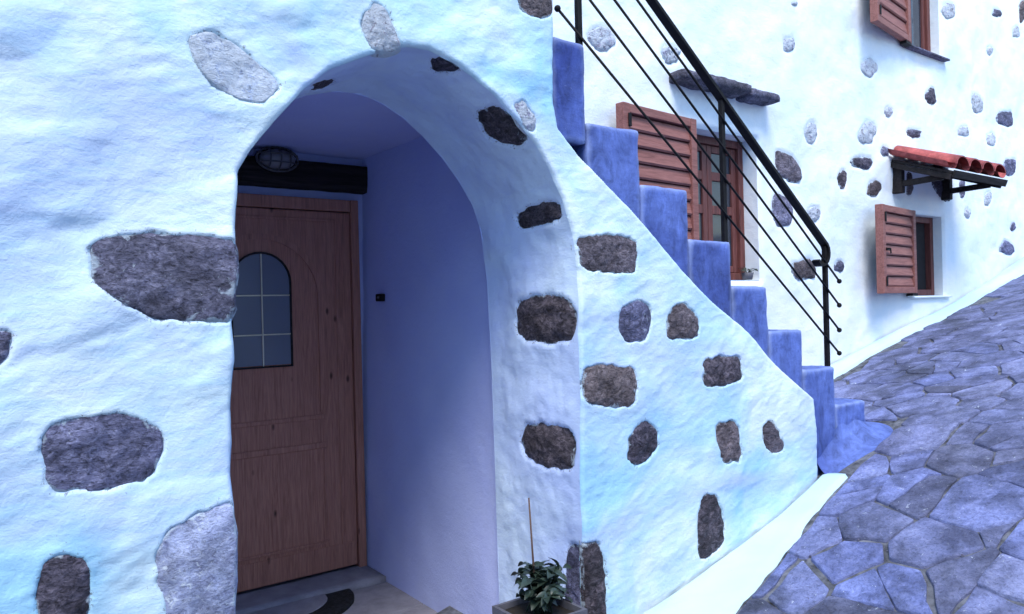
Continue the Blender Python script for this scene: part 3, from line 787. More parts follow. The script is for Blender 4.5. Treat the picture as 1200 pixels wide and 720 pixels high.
# upper body of the porch block and its white skirting
lump_box('porch_roof', (-2.5, FY + 0.05, ROOFZ - 0.08), (1.77, HY + .4, ROOFZ - .001), M['white'], porch, 0.2, 0.02)
for q in (((1.69, FY + 0.035, 2.40), (1.765, HY + .4, ROOFZ - 0.09)), ((-2.5, FY + .05, -0.5), (-2.4, HY + 1.2, ROOFZ - .09))):
    mbp = MB(); mbp.box(*q, 0.01); mbp.build('end_wall', M['white'], porch)
def skirt(name, tops, wf, Y, mat, parent, xa, xb, n=70, y_of=None, amp=0.006):
    """painted strip sweeping from the wall down and out onto the paving"""
    xs_ = np.linspace(xa, xb, n); tx = [p[0] for p in tops]; tz = [p[1] for p in tops]; V = []; m = 9
    for i, x in enumerate(xs_):
        zt = float(np.interp(x, tx, tz)); wd = wf(x); zg = float(ground(x, Y - wd)) + 0.012
        for k in range(m):
            t = k / (m - 1); yy = Y - 0.012 - wd * (0.12 * t + 0.88 * t ** 1.5); zz = zt + (zg - zt) * (1 - (1 - t) ** 1.5)
            e = amp * float(fbm(np.array([[x * 1.0, t * .6, 5.0]]), 7, 3)[0])
            e2 = 0.018 * float(fbm(np.array([[x, 2.0, 8.0]]), 9, 3)[0]) * t
            V.append((x, yy - e + e2, zz + e * .5 - (0.03 if k == m - 1 else 0)))
    F = [(i * m + k, (i + 1) * m + k, (i + 1) * m + k + 1, i * m + k + 1) for i in range(n - 1) for k in range(m - 1)]
    b0 = len(V)
    for x_i in (0, n - 1): pass
    F.append(tuple(k for k in range(m))); F.append(tuple((n - 1) * m + k for k in range(m))[::-1])
    return mesh(name, V, F, mat, parent)
tops = [on_y(u, v, FY) for u, v in [(745,722),(770,706),(795,690),(835,660),(870,635),(910,604),(940,577),(961,556)]]
skirt('skirting', [(1.8, .17)] + [(p.x, p.z) for p in tops], lambda x: float(np.interp(x, [1.9, 2.3, 2.8, 3.2, 3.41], [.24, .22, .18, .14, .13])), FY, M['skirt'], porch, 1.95, 3.415)

# ================================================================== STAIRS
stairs = thing('staircase', 'steep blue painted masonry steps climbing left along the house wall above the white plaster', 'stairs')
SX = [1.775, 1.945, 2.225, 2.508, 2.784, 3.045, 3.312, 3.59, 3.875]
SZ = [2.416, 2.416, 2.125, 1.912, 1.705, 1.506, 1.298, 1.10, 0.905]
SY = FY + 0.024
def build_step(i):
    x0, x1, z1 = SX[i], SX[i + 1], SZ[i + 1]; zb = float(ground(x1, 2.1)) - 0.25 if i > 4 else max(0.3, z1 - 1.0)
    if i == 0: x0 = 1.78; zb = 2.04
    yb_ = HY + 0.02 if i else 2.60
    xl = x0 + 0.0015 if i else x0
    return lump_box('step', (xl, SY, zb), (x1 - 0.0015, yb_, z1), M['blue'], stairs, 0.015, 0.012, 0.007, 9.0, i * 3.3)
for i in range(8): build_step(i)
lump_box('landing', (1.78, 2.602, 2.32), (1.9435, HY + .02, 2.413), M['blue'], stairs, 0.05, 0.01, 0.004)
def foot():
    """painted cove that flares out round the free end of the lowest step"""
    path = []
    for x in np.linspace(3.40, 3.74, 22): path.append((x, SY + .004, 0.0, -1.0))
    for a_ in np.linspace(-PI / 2, 0, 26): path.append((3.74 + .12 * math.cos(a_), SY + .124 + .12 * math.sin(a_), math.cos(a_), math.sin(a_)))
    for y in np.linspace(SY + .14, HY - .05, 30): path.append((3.862, y, 1.0, 0.0))
    V = []; m = 10
    for x, y, nx, ny in path:
        f = min(1, max(0, (x - 3.42) / .42)); f = f * f * (3 - 2 * f)
        wd = .085 + .095 * f; gz = float(ground(x + nx * wd, y + ny * wd)) - .004
        zt = (float(ground(x, y)) + .10) * (1 - f) + (SZ[8] - .03) * f
        for k in range(m):
            t = k / (m - 1); o_ = wd * t ** (1.5 + .9 * f); zz = zt + (gz - zt) * (1 - (1 - t) ** 1.5)
            e = 0.008 * float(fbm(np.array([[x * 1.0, y, t * .6]]), 6, 3)[0])
            V.append((x + nx * (o_ + e), y + ny * (o_ + e), zz))
    F = [(i * m + k, i * m + k + 1, (i + 1) * m + k + 1, (i + 1) * m + k) for i in range(len(path) - 1) for k in range(m - 1)]
    mesh('skirting', V, F, M['blue_foot'], stairs)
foot()

# ================================================================== RAILING
rail = thing('stair_railing', 'black iron stair railing with four slanting rods and a curled handrail end', 'railing')
RYL = 2.15
pt = lambda u, v: on_y(u, v, RYL)
p1a, p1b = pt(966, 287), pt(970, 432); p2t = pt(845, 116); p3 = pt(678, 30)
slope = (p2t.z - p1a.z) / (p2t.x - p1a.x)
hz = lambda x: p1a.z + (x - p1a.x) * slope
def post(x, zb):
    mb = MB(); c = 0.011
    mb.box((x - c, RYL - c, zb), (x + c, RYL + c, hz(x) - .006), .002); mb.build('post', M['iron'], rail)
post(p1a.x, 1.08); post(p2t.x, 1.68); post(p3.x, 2.38)
top = Vector((1.72, RYL, hz(1.72)))
mb = MB(); dx, dz = 1, slope; n_ = math.hypot(dx, dz); ex = p1a.x
# flat handrail bar ending in a downward curl
path = [top, Vector((ex, RYL, hz(ex)))]
cx0 = Vector((ex, RYL, hz(ex)))
for k in range(1, 11):
    a_ = math.atan2(slope, 1) - k * math.radians(20); st_ = 0.022 if k < 7 else 0.014
    cx0 = cx0 + Vector((math.cos(a_), 0, math.sin(a_))) * st_; path.append(cx0.copy())
nseg = len(path); V = []; F = []
for i, p in enumerate(path):
    t = (path[min(i + 1, nseg - 1)] - path[max(i - 1, 0)]).normalized(); nn = Vector((-t.z, 0, t.x))
    for (dy, dn) in ((-.020, -.007), (.020, -.007), (.020, .007), (-.020, .007)): V.append(p + Vector((0, dy, 0)) + nn * dn)
for i in range(nseg - 1):
    for k in range(4): F.append((i * 4 + k, i * 4 + (k + 1) % 4, i * 4 + 4 + (k + 1) % 4, i * 4 + 4 + k))
F += [(3, 2, 1, 0), tuple((nseg - 1) * 4 + k for k in range(4))]
mesh('handrail', V, F, M['iron'], rail, False)
for v0 in (330, 358, 387, 414):
    e = pt(980, v0); xt = pt(650, 12).x; zt = e.z + (xt - e.x) * slope
    if v0 == 414: zt = pt(650, 12).z
    mb = MB(); mb.tube([(xt, RYL - .016, zt), (e.x, RYL - .016, e.z)], 0.0052, 8)
    o = mb.build('rod', M['iron'], rail, True)
    for (x, z) in ((xt, zt), (e.x, e.z)):
        b_ = MB(); b_.ball((x, RYL - .016, z), 0.0125, 10, 7); b_.build('rod_end', M['iron'], o, True)

# ================================================================== HOUSE
house = thing('house', 'white house wall behind the stairs with brown shuttered windows, scattered stones and tiled awning', 'house')
HX0, HX1, HTOP = 1.99, 13.0, 5.2
hy = lambda u, v, d=0.0: on_y(u, v, HY - d)
W_MID = (3.575, 4.262, 1.575, 2.492)
W_LOW = (6.205, 6.83, 1.45, 2.115)
W_UP = (6.205, 6.872, 3.462, 4.25)
HOUSE_PX = [  # centre u, v, width, height, tilt, kind
 (924,53,14,16,10,'p'),(1019,79,18,22,-20,'p'),(1111,13,13,18,0,'p'),(1169,15,11,8,20,'b'),(1160,60,8,9,0,'p'),(1091,114,12,20,-15,'k'),
 (1146,122,14,25,-15,'p'),(1178,139,16,20,0,'b'),(1043,131,9,10,0,'p'),(1017,156,22,24,20,'p'),(1072,156,14,9,10,'b'),(1130,154,12,12,0,'p'),
 (1163,163,11,14,0,'p'),(950,156,13,24,5,'p'),(1010,191,25,13,10,'d'),(987,209,9,20,0,'k'),(1024,221,18,17,0,'n'),(1037,178,10,11,0,'b'),
 (1183,196,13,24,0,'b'),(1066,215,7,26,0,'n'),(1128,220,8,22,0,'b'),(1157,233,9,17,8,'p'),(953,252,13,18,0,'p'),(941,317,28,26,0,'n'),
 (1181,291,18,16,20,'b'),(1188,266,6,9,0,'b'),(705,46,28,25,10,'p'),(786,64,22,20,10,'p'),(1104,214,24,40,-20,'d'),(985,312,10,14,0,'b'),
 (1197,14,7,24,0,'n'),(930,5,8,5,0,'p'),(901,116,7,6,0,'p'),(1135,250,8,10,0,'p'),(1190,38,8,12,0,'p')]
H_ST = []
for (cx, cy, w_, h_, rot, kd) in HOUSE_PX:
    H_ST.append(Stone(pxpoly(ellipse_poly(cx, cy, w_, h_, rot, 10, 0.24, 0.8), HY), M[{'p': 'stone_pale', 'b': 'stone_blue', 'k': 'stone_dark', 'd': 'stone_dark', 'n': 'stone_brown'}[kd]], -0.003, 0.008))
for px, kd in (([(911,176),(925,181),(936,192),(941,207),(936,214),(926,213),(914,204),(911,190)], 'stone_brown'), ([(906,232),(912,227),(924,232),(929,248),(926,264),(912,266),(906,252)], 'stone_blue')):
    H_ST.append(Stone(pxpoly(px, HY), M[kd], -0.003, 0.008))
def lump_house(A, B):
    P = np.stack([A, B, A * 0 + 21.1], 1)
    return 0.028 * fbm(P, 1.3, 2) + 0.012 * fbm(P, 5, 3)
def hole(w_): x0, x1, z0, z1 = w_; return np.array([(x0, z0), (x1, z0), (x1, z1), (x0, z1)])
def sheet_house():
    xs_ = np.unique(np.concatenate([np.arange(HX0, 8.8, 0.022), np.linspace(8.8, HX1, 40), [W_MID[0], W_MID[1], W_LOW[0], W_LOW[1], W_UP[1]]]))
    zs_ = np.unique(np.concatenate([np.linspace(-0.2, 0.6, 8), np.arange(0.6, 4.4, 0.022), np.linspace(4.4, HTOP, 12), [W_MID[2], W_MID[3], W_LOW[2], W_LOW[3], W_UP[2], W_UP[3]]]))
    # outline with slits to the three window openings
    R = [(HX0, HTOP), (HX0, -0.2), (HX1, -0.2), (HX1, HTOP)]
    e = 1e-5
    for w_ in (W_UP,):
        R += [(w_[1], HTOP), (w_[1], w_[2]), (w_[0], w_[2]), (w_[0], HTOP - .0)]
    base = np.array(R)
    A, B = np.meshgrid(xs_, zs_, indexing='ij')
    kx = [W_MID[0], W_MID[1], W_LOW[0], W_LOW[1], W_UP[1]]; kz = [W_MID[2], W_MID[3], W_LOW[2], W_LOW[3], W_UP[2], W_UP[3]]
    f = lambda g, k: np.array([q for q in g if q in k or min(abs(q - z) for z in k) > .012])
    return f(xs_, kx), f(zs_, kz)
xs_, zs_ = sheet_house()
# plaster with rectangular openings: build on a grid, drop the cells that fall in a window
A, B = np.meshgrid(xs_, zs_, indexing='ij'); na, nb = A.shape; A = A.ravel(); B = B.ravel()
off = lump_house(A, B)
for st in H_ST:
    lo = st.poly.min(0) - .1; hi = st.poly.max(0) + .1; ii = np.nonzero((A > lo[0]) & (A < hi[0]) & (B > lo[1]) & (B < hi[1]))[0]
    d, _, _ = poly_sdf(A[ii], B[ii], st.poly); t = np.clip((d + .012) / .024, 0, 1); t = t * t * (3 - 2 * t)
    off[ii] += -t * .016 + .0015 * np.exp(-np.clip(-d, 0, 1) / .03) * (1 - t)
for w_ in (W_MID, W_LOW, W_UP):              # rounded arrises round the openings
    dx_ = np.maximum(np.maximum(w_[0] - A, A - w_[1]), 0); dz_ = np.maximum(np.maximum(w_[2] - B, B - w_[3]), 0); d = np.hypot(dx_, dz_)
    k = np.clip(d / 0.10, 0, 1); off = off * k - 0.022 * np.clip(1 - d / .03, 0, 1) ** 2
P = np.stack([A, HY - off, B], 1); idx = np.arange(na * nb).reshape(na, nb)
Q = np.stack([idx[:-1, :-1], idx[1:, :-1], idx[1:, 1:], idx[:-1, 1:]], -1).reshape(-1, 4)
cxq = A[Q].mean(1); czq = B[Q].mean(1); ok = np.ones(len(Q), bool)
for w_ in (W_MID, W_LOW, W_UP): ok &= ~((cxq > w_[0]) & (cxq < w_[1]) & (czq > w_[2]) & (czq < w_[3]))
mesh_np('plaster_wall', P, Q[ok], M['white_house'], house)
for st in H_ST: build_stone(st, map_front(HY), lump_house, house, 6, 28, 0.008)
mb = MB(); mb.box((HX0, HY + .55, -0.2), (HX1, HY + .65, HTOP), .01); mb.box((HX0, HY - .08, HTOP + .001), (HX1, HY + .7, HTOP + .12), .01)
mb.box((HX1 + .002, HY - .02, -.2), (HX1 + .1, HY + .65, HTOP), .01)
mb.build('back_wall', M['white_house'], house)
tops = [hy(u, v) for u, v in [(983,422),(1010,407),(1052,386),(1107,360),(1150,334),(1200,300)]]
tp = [(3.8, .72)] + [(p.x, p.z) for p in tops] + [(13, 2.8)]
skirt('skirting', tp, lambda x: 0.10 + 0.012 * math.sin(x * 3.1), HY + .0, M['skirt'], house, 3.9, 12.5, 120, amp=0.012)

def window(w_, rd, sashes):
    """recess, frame, panes; sashes draws what the opening shows"""
    x0, x1, z0, z1 = w_
    t = 0.02; mb = MB(); y0, y1 = HY + .016, HY + .54
    V = []; F = []
    def quad(a, b, c, d, n=6, m=6):
        s = len(V)
        for i in range(n + 1):
            for j in range(m + 1):
                f, g = i / n, j / m; p = (Vector(a) * (1 - f) + Vector(b) * f) * (1 - g) + (Vector(d) * (1 - f) + Vector(c) * f) * g; V.append(p)
        for i in range(n):
            for j in range(m): q = s + i * (m + 1) + j; F.append((q, q + m + 1, q + m + 2, q + 1))
    quad((x1, y0, z0), (x1, y1, z0), (x1, y1, z1), (x1, y0, z1)); quad((x0, y1, z0), (x0, y0, z0), (x0, y0, z1), (x0, y1, z1))
    quad((x0, y0, z1), (x1, y0, z1), (x1, y1, z1), (x0, y1, z1)); quad((x0, y1, z0), (x1, y1, z0), (x1, y0, z0), (x0, y0, z0))
    mesh('window_reveal', V, F, M['white_house'], house)
    fr = MB(); yf = HY + rd; fw = 0.05; fd = .06
    fr.box((x0 + .001, yf, z0 + .001), (x0 + fw, yf + fd, z1 - .001), .003); fr.box((x1 - fw, yf, z0 + .001), (x1 - .001, yf + fd, z1 - .001), .003)
    fr.box((x0 + fw + .001, yf + .002, z1 - fw), (x1 - fw - .001, yf + fd, z1 - .002), .003); fr.box((x0 + fw + .001, yf + .002, z0 + .002), (x1 - fw - .001, yf + fd, z0 + fw), .003)
    win = fr.build('window', M['frame'], house)
    i0, i1, k0, k1 = x0 + fw + .002, x1 - fw - .002, z0 + fw + .002, z1 - fw - .002; ys = yf + .022
    sw = .045; xm = (i0 + i1) / 2
    for (s0, s1) in ((i0, xm - .002), (xm + .002, i1)) if sashes is not None else ():
        sa = MB()
        sa.box((s0, ys, k0), (s0 + sw, ys + .035, k1), .003); sa.box((s1 - sw, ys, k0), (s1, ys + .035, k1), .003)
        sa.box((s0 + sw + .001, ys + .001, k1 - sw), (s1 - sw - .001, ys + .034, k1 - .001), .003); sa.box((s0 + sw + .001, ys + .001, k0 + .001), (s1 - sw - .001, ys + .034, k0 + sw), .003)
        for zr in sashes: sa.box((s0 + sw + .001, ys + .001, zr - .028), (s1 - sw - .001, ys + .034, zr + .028), .003)
        sa.build('sash', M['frame'], win)
        zz = [k0 + sw] + sorted(sashes) + [k1 - sw]
        for a_, b_ in zip(zz[:-1], zz[1:]):
            pn = MB(); pn.box((s0 + sw, ys + .014, a_ + .0), (s1 - sw, ys + .018, b_), .001); pn.build('pane', M['glass'], win)
    back = MB(); back.box((x0 + .02, yf + (fd + .30 if sashes else fd - .012), z0 + .02), (x1 - .02, yf + (fd + .31 if sashes else fd - .006), z1 - .02), .001); back.build('dark_interior', M['dark'], win)
    return win
w_mid = window(W_MID, 0.12, [2.245, 2.03])
w_low = window(W_LOW, 0.085, None)
w_up = window(W_UP, 0.085, [])
# curtain behind the lower panes of the middle window
V = []; n = 40
for i in range(n + 1):
    x = W_MID[0] + .05 + .50 * i / n; y = HY + .235 + .012 * math.sin(i * 1.1)
    V += [(x, y, 1.66), (x, y, 2.02)]
mesh('curtain', V, [(2 * i, 2 * i + 2, 2 * i + 3, 2 * i + 1) for i in range(n)], M['curtain'], w_mid)

def shutter(w_, open_deg, width, z0, z1, nsl, latch=True):
    """leaf hinged on the left edge of the opening, swung back against the wall"""
    root = bpy.data.objects.new('shutter', None); root.empty_display_size = .1; COL.objects.link(root); root.parent = house
    root.location = (w_[0] - .004, HY - .012, 0); root.rotation_euler = (0, 0, math.radians(180 - open_deg))
    # local: leaf runs to -x, outer face to -y
    T = 0.055; W = width
    def part(name, lo, hi, mat=M['shutter'], c=.003):
        mb = MB(); mb.box(lo, hi, c); o = mb.build(name, mat, root); return o
    st = .055
    part('stile', (-W, -T, z0), (-W + st, 0, z1)); part('stile', (-st, -T, z0), (0, 0, z1))
    part('rail', (-W + st + .001, -T + .002, z1 - .05), (-st - .001, -.002, z1 - .001)); part('rail', (-W + st + .001, -T + .002, z0 + .001), (-st - .001, -.002, z0 + .05))
    h = (z1 - z0 - .104) / nsl; base = None
    for i in range(nsl):
        zz = z0 + .052 + i * h
        if base is None:
            V = [(-W + st + .001, -.040, 0), (-st - .001, -.040, 0), (-W + st + .001, -.046, .010), (-st - .001, -.046, .010), (-W + st + .001, -.030, h - .006), (-st - .001, -.030, h - .006), (-W + st + .001, -.012, h - .003), (-st - .001, -.012, h - .003), (-W + st + .001, -.012, 0), (-st - .001, -.012, 0)]
            F = [(0, 1, 3, 2), (2, 3, 5, 4), (4, 5, 7, 6), (8, 9, 1, 0), (6, 7, 9, 8), (0, 2, 4, 6, 8), (1, 9, 7, 5, 3)]
            base = mesh('slat', V, F, M['shutter'], root, False); base.location.z = zz
        else:
            o = base.copy(); COL.objects.link(o); o.location.z = zz
    part('backing', (-W + st + .002, -.010, z0 + .051), (-st - .002, -.004, z1 - .051), M['beam'], .001)
    for zz in (z0 + .09, z1 - .09): part('hinge', (-W + .035, -T - .008, zz - .035), (-W + .060, -T - .001, zz + .035), M['iron'], .002)
    if latch:
        mb = MB(); zc = (z0 + z1) / 2
        mb.box((-W + .045, -T - .010, zc - .012), (-W + .125, -T - .001, zc + .010), .002); mb.tube([(-W + .055, -T - .008, zc), (-W + .055, -T - .030, zc), (-W + .055, -T - .032, zc - .035)], .006, 8)
        mb.build('latch', M['iron'], root)
    mb = MB(); mb.box((-.10, -T + .004, z0 - .022), (.02, .0, z0 - .001), .002); mb.build('hinge', M['iron'], root)
    return root
shutter(W_MID, 175, 0.665, 1.64, 2.515, 9, False)
shutter(W_LOW, 172, 0.715, 1.47, 2.125, 7)
shutter(W_UP, 172, 0.715, 3.46, 4.25, 7)
# the slate lintel above the middle window, in two slabs
a = hy(789, 92); b = hy(874, 108); c = hy(903, 113); zl = a.z
lump_box('lintel_slab', (a.x - .04, HY - .13, zl - .035), (b.x - .10, HY + .05, zl + .025), M['slab'], house, .03, .016, .018, 9)
lump_box('lintel_slab', (b.x - .095, HY - .12, zl - .045), (c.x - .06, HY + .05, zl + .012), M['slab'], house, .03, .016, .018, 9, 4.4)
lump_box('sill', (W_UP[0] - .06, HY - .05, W_UP[2] - .022), (W_UP[1] + .05, HY + .14, W_UP[2] - .003), M['slab'], house, .05, .006, .002)
lump_box('sill', (W_LOW[0] - .02, HY - .03, W_LOW[2] - .022), (W_LOW[1] + .06, HY + .14, W_LOW[2] - .003), M['white_house'], house, .05, .006, .002)

# tiled awning over the low window
aw = bpy.data.objects.new('awning', None); aw.empty_display_size = .1; COL.objects.link(aw); aw.parent = house
AX0 = on_y(1045, 180, HY).x; ZW = on_y(1045, 176, HY).z; pe = on_x(1120, 190, AX0); ey, ez = pe.y, pe.z
AX1 = on_y(1178, 197, ey).x
print('awning', AX0, AX1, ZW, ey, ez)
sl_ = (ZW - ez) / (HY - ey); nT = 4; tw = (AX1 - AX0) / nT
def tile(xc):
    V = []; n = 10; m = 4; r = tw * .50
    for j in range(m + 1):
        f = j / m; y = HY - .005 - (HY - ey) * f; z = ZW - (ZW - ez) * f; rr = r * (0.86 + .14 * f)
        for lay in (0, 1):
            for k in range(n + 1):
                a_ = PI * k / n; q = rr - lay * .013
                V.append((xc - q * math.cos(a_), y, z - .012 + q * math.sin(a_) * .62))
    w_ = 2 * (n + 1); F = []
    for j in range(m):
        for k in range(n):
            a_ = j * w_ + k; F.append((a_, a_ + 1, a_ + w_ + 1, a_ + w_)); b_ = a_ + n + 1; F.append((b_, b_ + w_, b_ + w_ + 1, b_ + 1))
    for j in (0, m):
        for k in range(n): a_ = j * w_ + k; F.append((a_, a_ + n + 1, a_ + n + 2, a_ + 1))
    o = mesh('roof_tile', V, F, M['tile'], aw); return o
for i in range(nT): tile(AX0 + tw * (i + .5))
# channel tiles between, boards, brackets
for i in range(nT + 1):
    V = []; n = 6; xc = AX0 + tw * i
    for f in (0, 1):
        y = HY - .005 - (HY - ey - .03) * f; z = ZW - (ZW - ez) * f
        for k in range(n + 1): a_ = PI * k / n; V.append((xc - tw * .36 * math.cos(a_), y, z + .004 - tw * .22 * math.sin(a_)))
    mesh('channel_tile', V, [(k, k + 1, n + 2 + k, n + 1 + k) for k in range(n)], M['tile'], aw)
mb = MB(); Mx = Matrix.Translation((0, HY - .01, ZW - .075)) @ Matrix.Rotation(-math.atan(-sl_), 4, 'X')
mb.box((AX0 - .02, -(HY - ey) * 1.0, -.022), (AX1 + .02, 0, 0.0), .003, Mx); mb.build('board', M['beam'], aw)
mb = MB(); mb.box((AX0 - .03, -(HY - ey) * 1.02, -.065), (AX0 + .01, -.002, -.023), .003, Mx); mb.build('rafter', M['beam'], aw)
mb = MB(); mb.box((AX1 - .06, -(HY - ey) * 1.02, -.065), (AX1 - .01, -.002, -.023), .003, Mx); mb.build('rafter', M['beam'], aw)
mb = MB(); mb.box((AX0 - .025, -(HY - ey) * 1.06, -.045), (AX1 + .02, -(HY - ey) * 1.021, .01), .003, Mx); mb.build('fascia', M['beam'], aw)
zpb = on_y(1052, 228, HY).z
for xb in (AX0 + .0, AX1 - .065):
    mb = MB(); c = .028
    mb.box((xb, HY - .07, zpb), (xb + .056, HY + .012, ZW - .10), .005)
    y2 = HY - (HY - ey) * .72; z2 = ZW - .14 - sl_ * (HY - ey) * .72
    d = Vector((0, y2 - (HY - .05), z2 - (zpb + .07))); L_ = d.length
    Mq = Matrix.Translation((xb + .028, HY - .05, zpb + .07)) @ Vector((0, 0, 1)).rotation_difference(d.normalized()).to_matrix().to_4x4()
    mb.box((-.018, -.022, 0), (.018, .022, L_ + .03), .003, Mq)
    mb.build('bracket', M['beam'], aw)

# ================================================================== PORCH FLOOR
pf = structure(lump_box('porch_floor', (0.3, FY - .1, -0.30), (2.0, DY + .1, -0.028), M['mortar'], None, .2, .004, .0))
thr = on_y(450, 683, 3.7)
lump_box('threshold', (0.5, 3.70, -0.06), (1.875, DY + .03, 0.018), M['floor'], pf, .06, .004, .0015)
ys = [3.695, 3.30, 2.90, 2.50, 2.10]; xs2 = [0.45, 0.95, 1.45, 1.88]
for i in range(len(ys) - 1):
    for j in range(3):
        mb = MB(); mb.box((xs2[j] + .003, ys[i + 1] + .003, -.06), (xs2[j + 1] - .003, ys[i] - .003, -.012 + random.uniform(-.001, .001)), .003); mb.build('floor_tile', M['floor'], pf)
# half-round mat, flat side against the threshold
def half_mat():
    a = ray(424, 700); t = (0.0 - CAM_Z) / a[2]; xr = a[0] * t; yb_ = 3.693; R_ = .40; cx_ = xr - R_
    t0 = thing('doormat', 'half round doormat with a wide dark border on the porch floor before the door', 'doormat'); t0.location = (cx_, yb_, 0)
    def half(name, R_, z0, z1, mat):
        n = 30; r = random.Random(2); P = [(R_ * math.cos(PI + PI * k / n) * (1 + r.uniform(-.006, .006)), .78 * R_ * math.sin(PI + PI * k / n)) for k in range(n + 1)]
        m_ = len(P); V = [(x, y, z0) for x, y in P] + [(x, y, z1 - .004) for x, y in P] + [(x * .975, y * .975 - .004, z1) for x, y in P]
        F = [(q * m_ + k, q * m_ + (k + 1) % m_, (q + 1) * m_ + (k + 1) % m_, (q + 1) * m_ + k) for q in (0, 1) for k in range(m_)] + [tuple(range(2 * m_, 3 * m_))]
        return mesh(name, V, F, mat, t0, False)
    half('border', R_, -.0118, .008, M['mat']); half('centre', R_ * .66, .0085, .013, M['floor'])
half_mat()

# ================================================================== LAMP, BELL, PLANTS
lc = on_y(325, 187, DY - .06)
lamp = thing('bulkhead_lamp', 'oval caged bulkhead lamp above the brown door', 'lamp'); lamp.location = lc
mb = MB(); mb.ball((0, .03, 0), 1.0, 20, 12, (.112, .03, .066)); mb.build('base', M['iron'], lamp, True)
mb = MB(); mb.ball((0, .0, 0), 1.0, 20, 12, (.095, .062, .052)); mb.build('glass', M['lampglass'], lamp, True)
mb = MB()
for k in range(-1, 2):
    x = k * .052; mb.tube([(x, -.066 * math.cos(a_) * math.sqrt(max(.05, 1 - (x / .11) ** 2)), .060 * math.sin(a_) * math.sqrt(1 - (x / .12) ** 2)) for a_ in np.linspace(-PI / 2, PI / 2, 9)], .0042, 6)
for z in (-.022, .022): mb.tube([(.106 * math.sin(a_), -.062 * math.cos(a_), z) for a_ in np.linspace(-PI / 2, PI / 2, 11)], .0042, 6)
mb.tube([(.108 * math.cos(a_), -.004, .062 * math.sin(a_)) for a_ in np.linspace(0, 2 * PI, 25)], .007, 6)
mb.build('cage', M['steel'], lamp, True)
yb = on_x(445, 349, 1.90)
bell = thing('doorbell', 'small black doorbell box on the shaded side wall right of the door', 'doorbell')
sxb = float(side_x(yb.z, yb.y))
mb = MB(); mb.box((sxb - .026, yb.y - .032, yb.z - .020), (sxb + .012, yb.y + .032, yb.z + .020), .004); mb.build('housing', M['iron'], bell)
mb = MB(); mb.ball((sxb - .027, yb.y - .008, yb.z), .009, 10, 6); mb.build('button', M['pot'], bell, True)

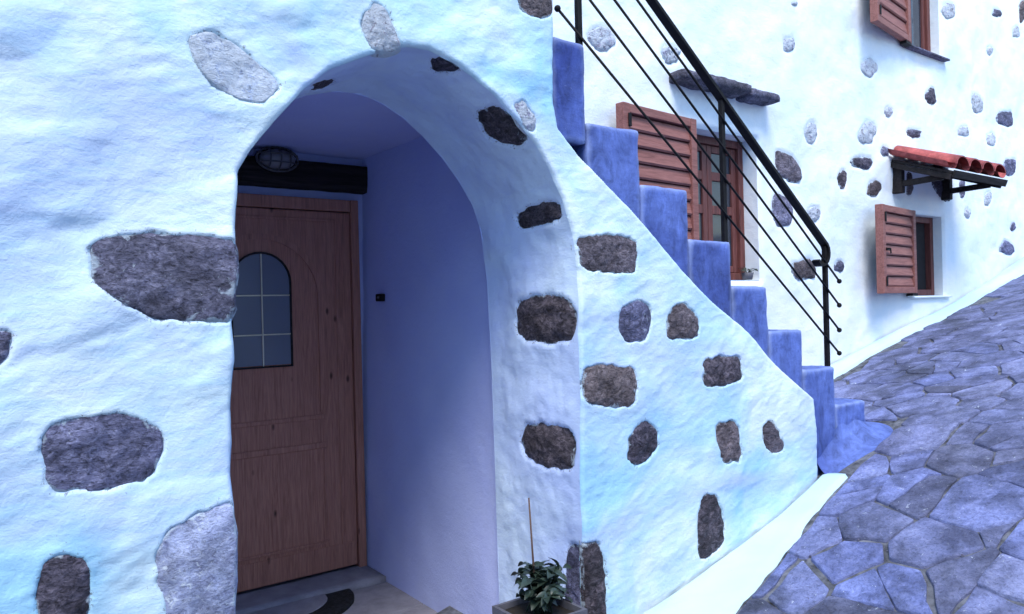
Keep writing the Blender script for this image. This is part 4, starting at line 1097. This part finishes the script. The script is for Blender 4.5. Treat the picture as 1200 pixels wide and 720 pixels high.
def leaf_mesh(name, L_, W_):
    V = []; F = []; n = 5
    for i in range(n + 1):
        t = i / n; w_ = W_ * math.sin(PI * min(1, t * .93 + .05)) ** .8 * (1 - .25 * t); z = .10 * L_ * math.sin(PI * t) - .25 * L_ * t * t
        V += [(-w_ / 2, L_ * t, z + .18 * w_), (0, L_ * t, z), (w_ / 2, L_ * t, z + .18 * w_)]
    for i in range(n):
        for k in (0, 1): a_ = i * 3 + k; F.append((a_, a_ + 1, a_ + 4, a_ + 3))
    me = bpy.data.meshes.new(name); me.from_pydata(V, [], F); me.update(); me.materials.append(M['leaf'])
    me.polygons.foreach_set('use_smooth', [True] * len(me.polygons)); return me
def potted_plant():
    c = on_y(632, 712, 2.06); x, y, zr = c.x, 2.06, c.z; g = float(ground(x, y))
    t = thing('potted_plant', 'leafy dark green plant with a thin cane in a square grey planter beside the arch', 'potted plant'); t.location = (x, y, 0)
    W_ = .112; V = []
    def ring(w_, z): V.extend([(-w_, -w_, z), (w_, -w_, z), (w_, w_, z), (-w_, w_, z)])
    zb = min(g, zr - .25) + .015
    ring(W_ * .76, zb); ring(W_ * .96, zr - .035); ring(W_ * 1.04, zr - .033); ring(W_ * 1.04, zr); ring(W_ * .93, zr); ring(W_ * .9, zr - .05)
    F = [(3, 2, 1, 0)] + [(q * 4 + k, q * 4 + (k + 1) % 4, q * 4 + 4 + (k + 1) % 4, q * 4 + 4 + k) for q in range(5) for k in range(4)]
    pot = mesh('planter', V, F, M['pot'], t, False)
    lump_box('soil', (-W_ * .9, -W_ * .9, zr - .06), (W_ * .9, W_ * .9, zr - .018), M['soil'], t, .03, .004, .01, 20)
    mb = MB(); ca = on_y(624, 585, 2.06); mb.tube([(0.005, 0.02, zr - .05), (ca.x - x, 0.02, ca.z)], [.0045, .003], 7); mb.build('cane', M['cane'], t, True)
    r = random.Random(11); base = [leaf_mesh('leaf', .054, .034), leaf_mesh('leaf', .042, .028)]
    stems = MB()
    for s in range(22):
        a_ = r.uniform(0, 2 * PI); rad = r.uniform(.01, .12); top = Vector((rad * math.cos(a_), rad * math.sin(a_), zr + r.uniform(.03, .165) - rad * .35)); b0 = Vector((r.uniform(-.04, .04), r.uniform(-.04, .04), zr - .03))
        mid = (b0 + top) / 2 + Vector((0, 0, .02)); stems.tube([b0, mid, top], [.0035, .003, .002], 5)
        for k in range(11):
            p = top.lerp(mid, r.uniform(0, .8)) if k else top
            o = bpy.data.objects.new('leaf', base[k % 2]); COL.objects.link(o); o.parent = t; o.location = p
            o.rotation_euler = (r.uniform(-.3, 1.2), r.uniform(-.5, .5), r.uniform(0, 2 * PI)); s_ = r.uniform(.6, 1.25); o.scale = (s_, s_, s_)
    stems.build('stem', M['leaf'], t, True)
potted_plant()
def sprig():
    yy = HY + .05; c = on_y(876, 328, yy); z0 = W_MID[2] + .004
    t = thing('sill_plant', 'tiny plant sprig peeping over the blue steps at the sill of the middle window', 'plant'); t.location = (c.x, yy, z0)
    mb = MB(); mb.tube([(0, 0, 0), (0, 0, .045)], [.03, .04], 12); mb.build('pot', M['pot'], t, True)
    r = random.Random(3); lm = leaf_mesh('leaf', .045, .022); st = MB()
    for k in range(9):
        p = Vector((r.uniform(-.045, .045), r.uniform(-.03, .03), max(.06, c.z - z0 + r.uniform(-.05, .015)))); st.tube([(0, 0, .04), p], .002, 5)
        o = bpy.data.objects.new('leaf', lm); COL.objects.link(o); o.parent = t; o.location = p; o.rotation_euler = (r.uniform(-.3, 1), r.uniform(-.5, .5), r.uniform(0, 6.28))
    st.build('stem', M['leaf'], t, True)
sprig()
build_street()
mb = MB(); mb.box((-9, -4.6, -2), (6.0, -3.1, 4.7), .02); structure(mb.build('added_shade_wall', M['white_house']))  # unseen wall added behind the camera to shade the lower walls
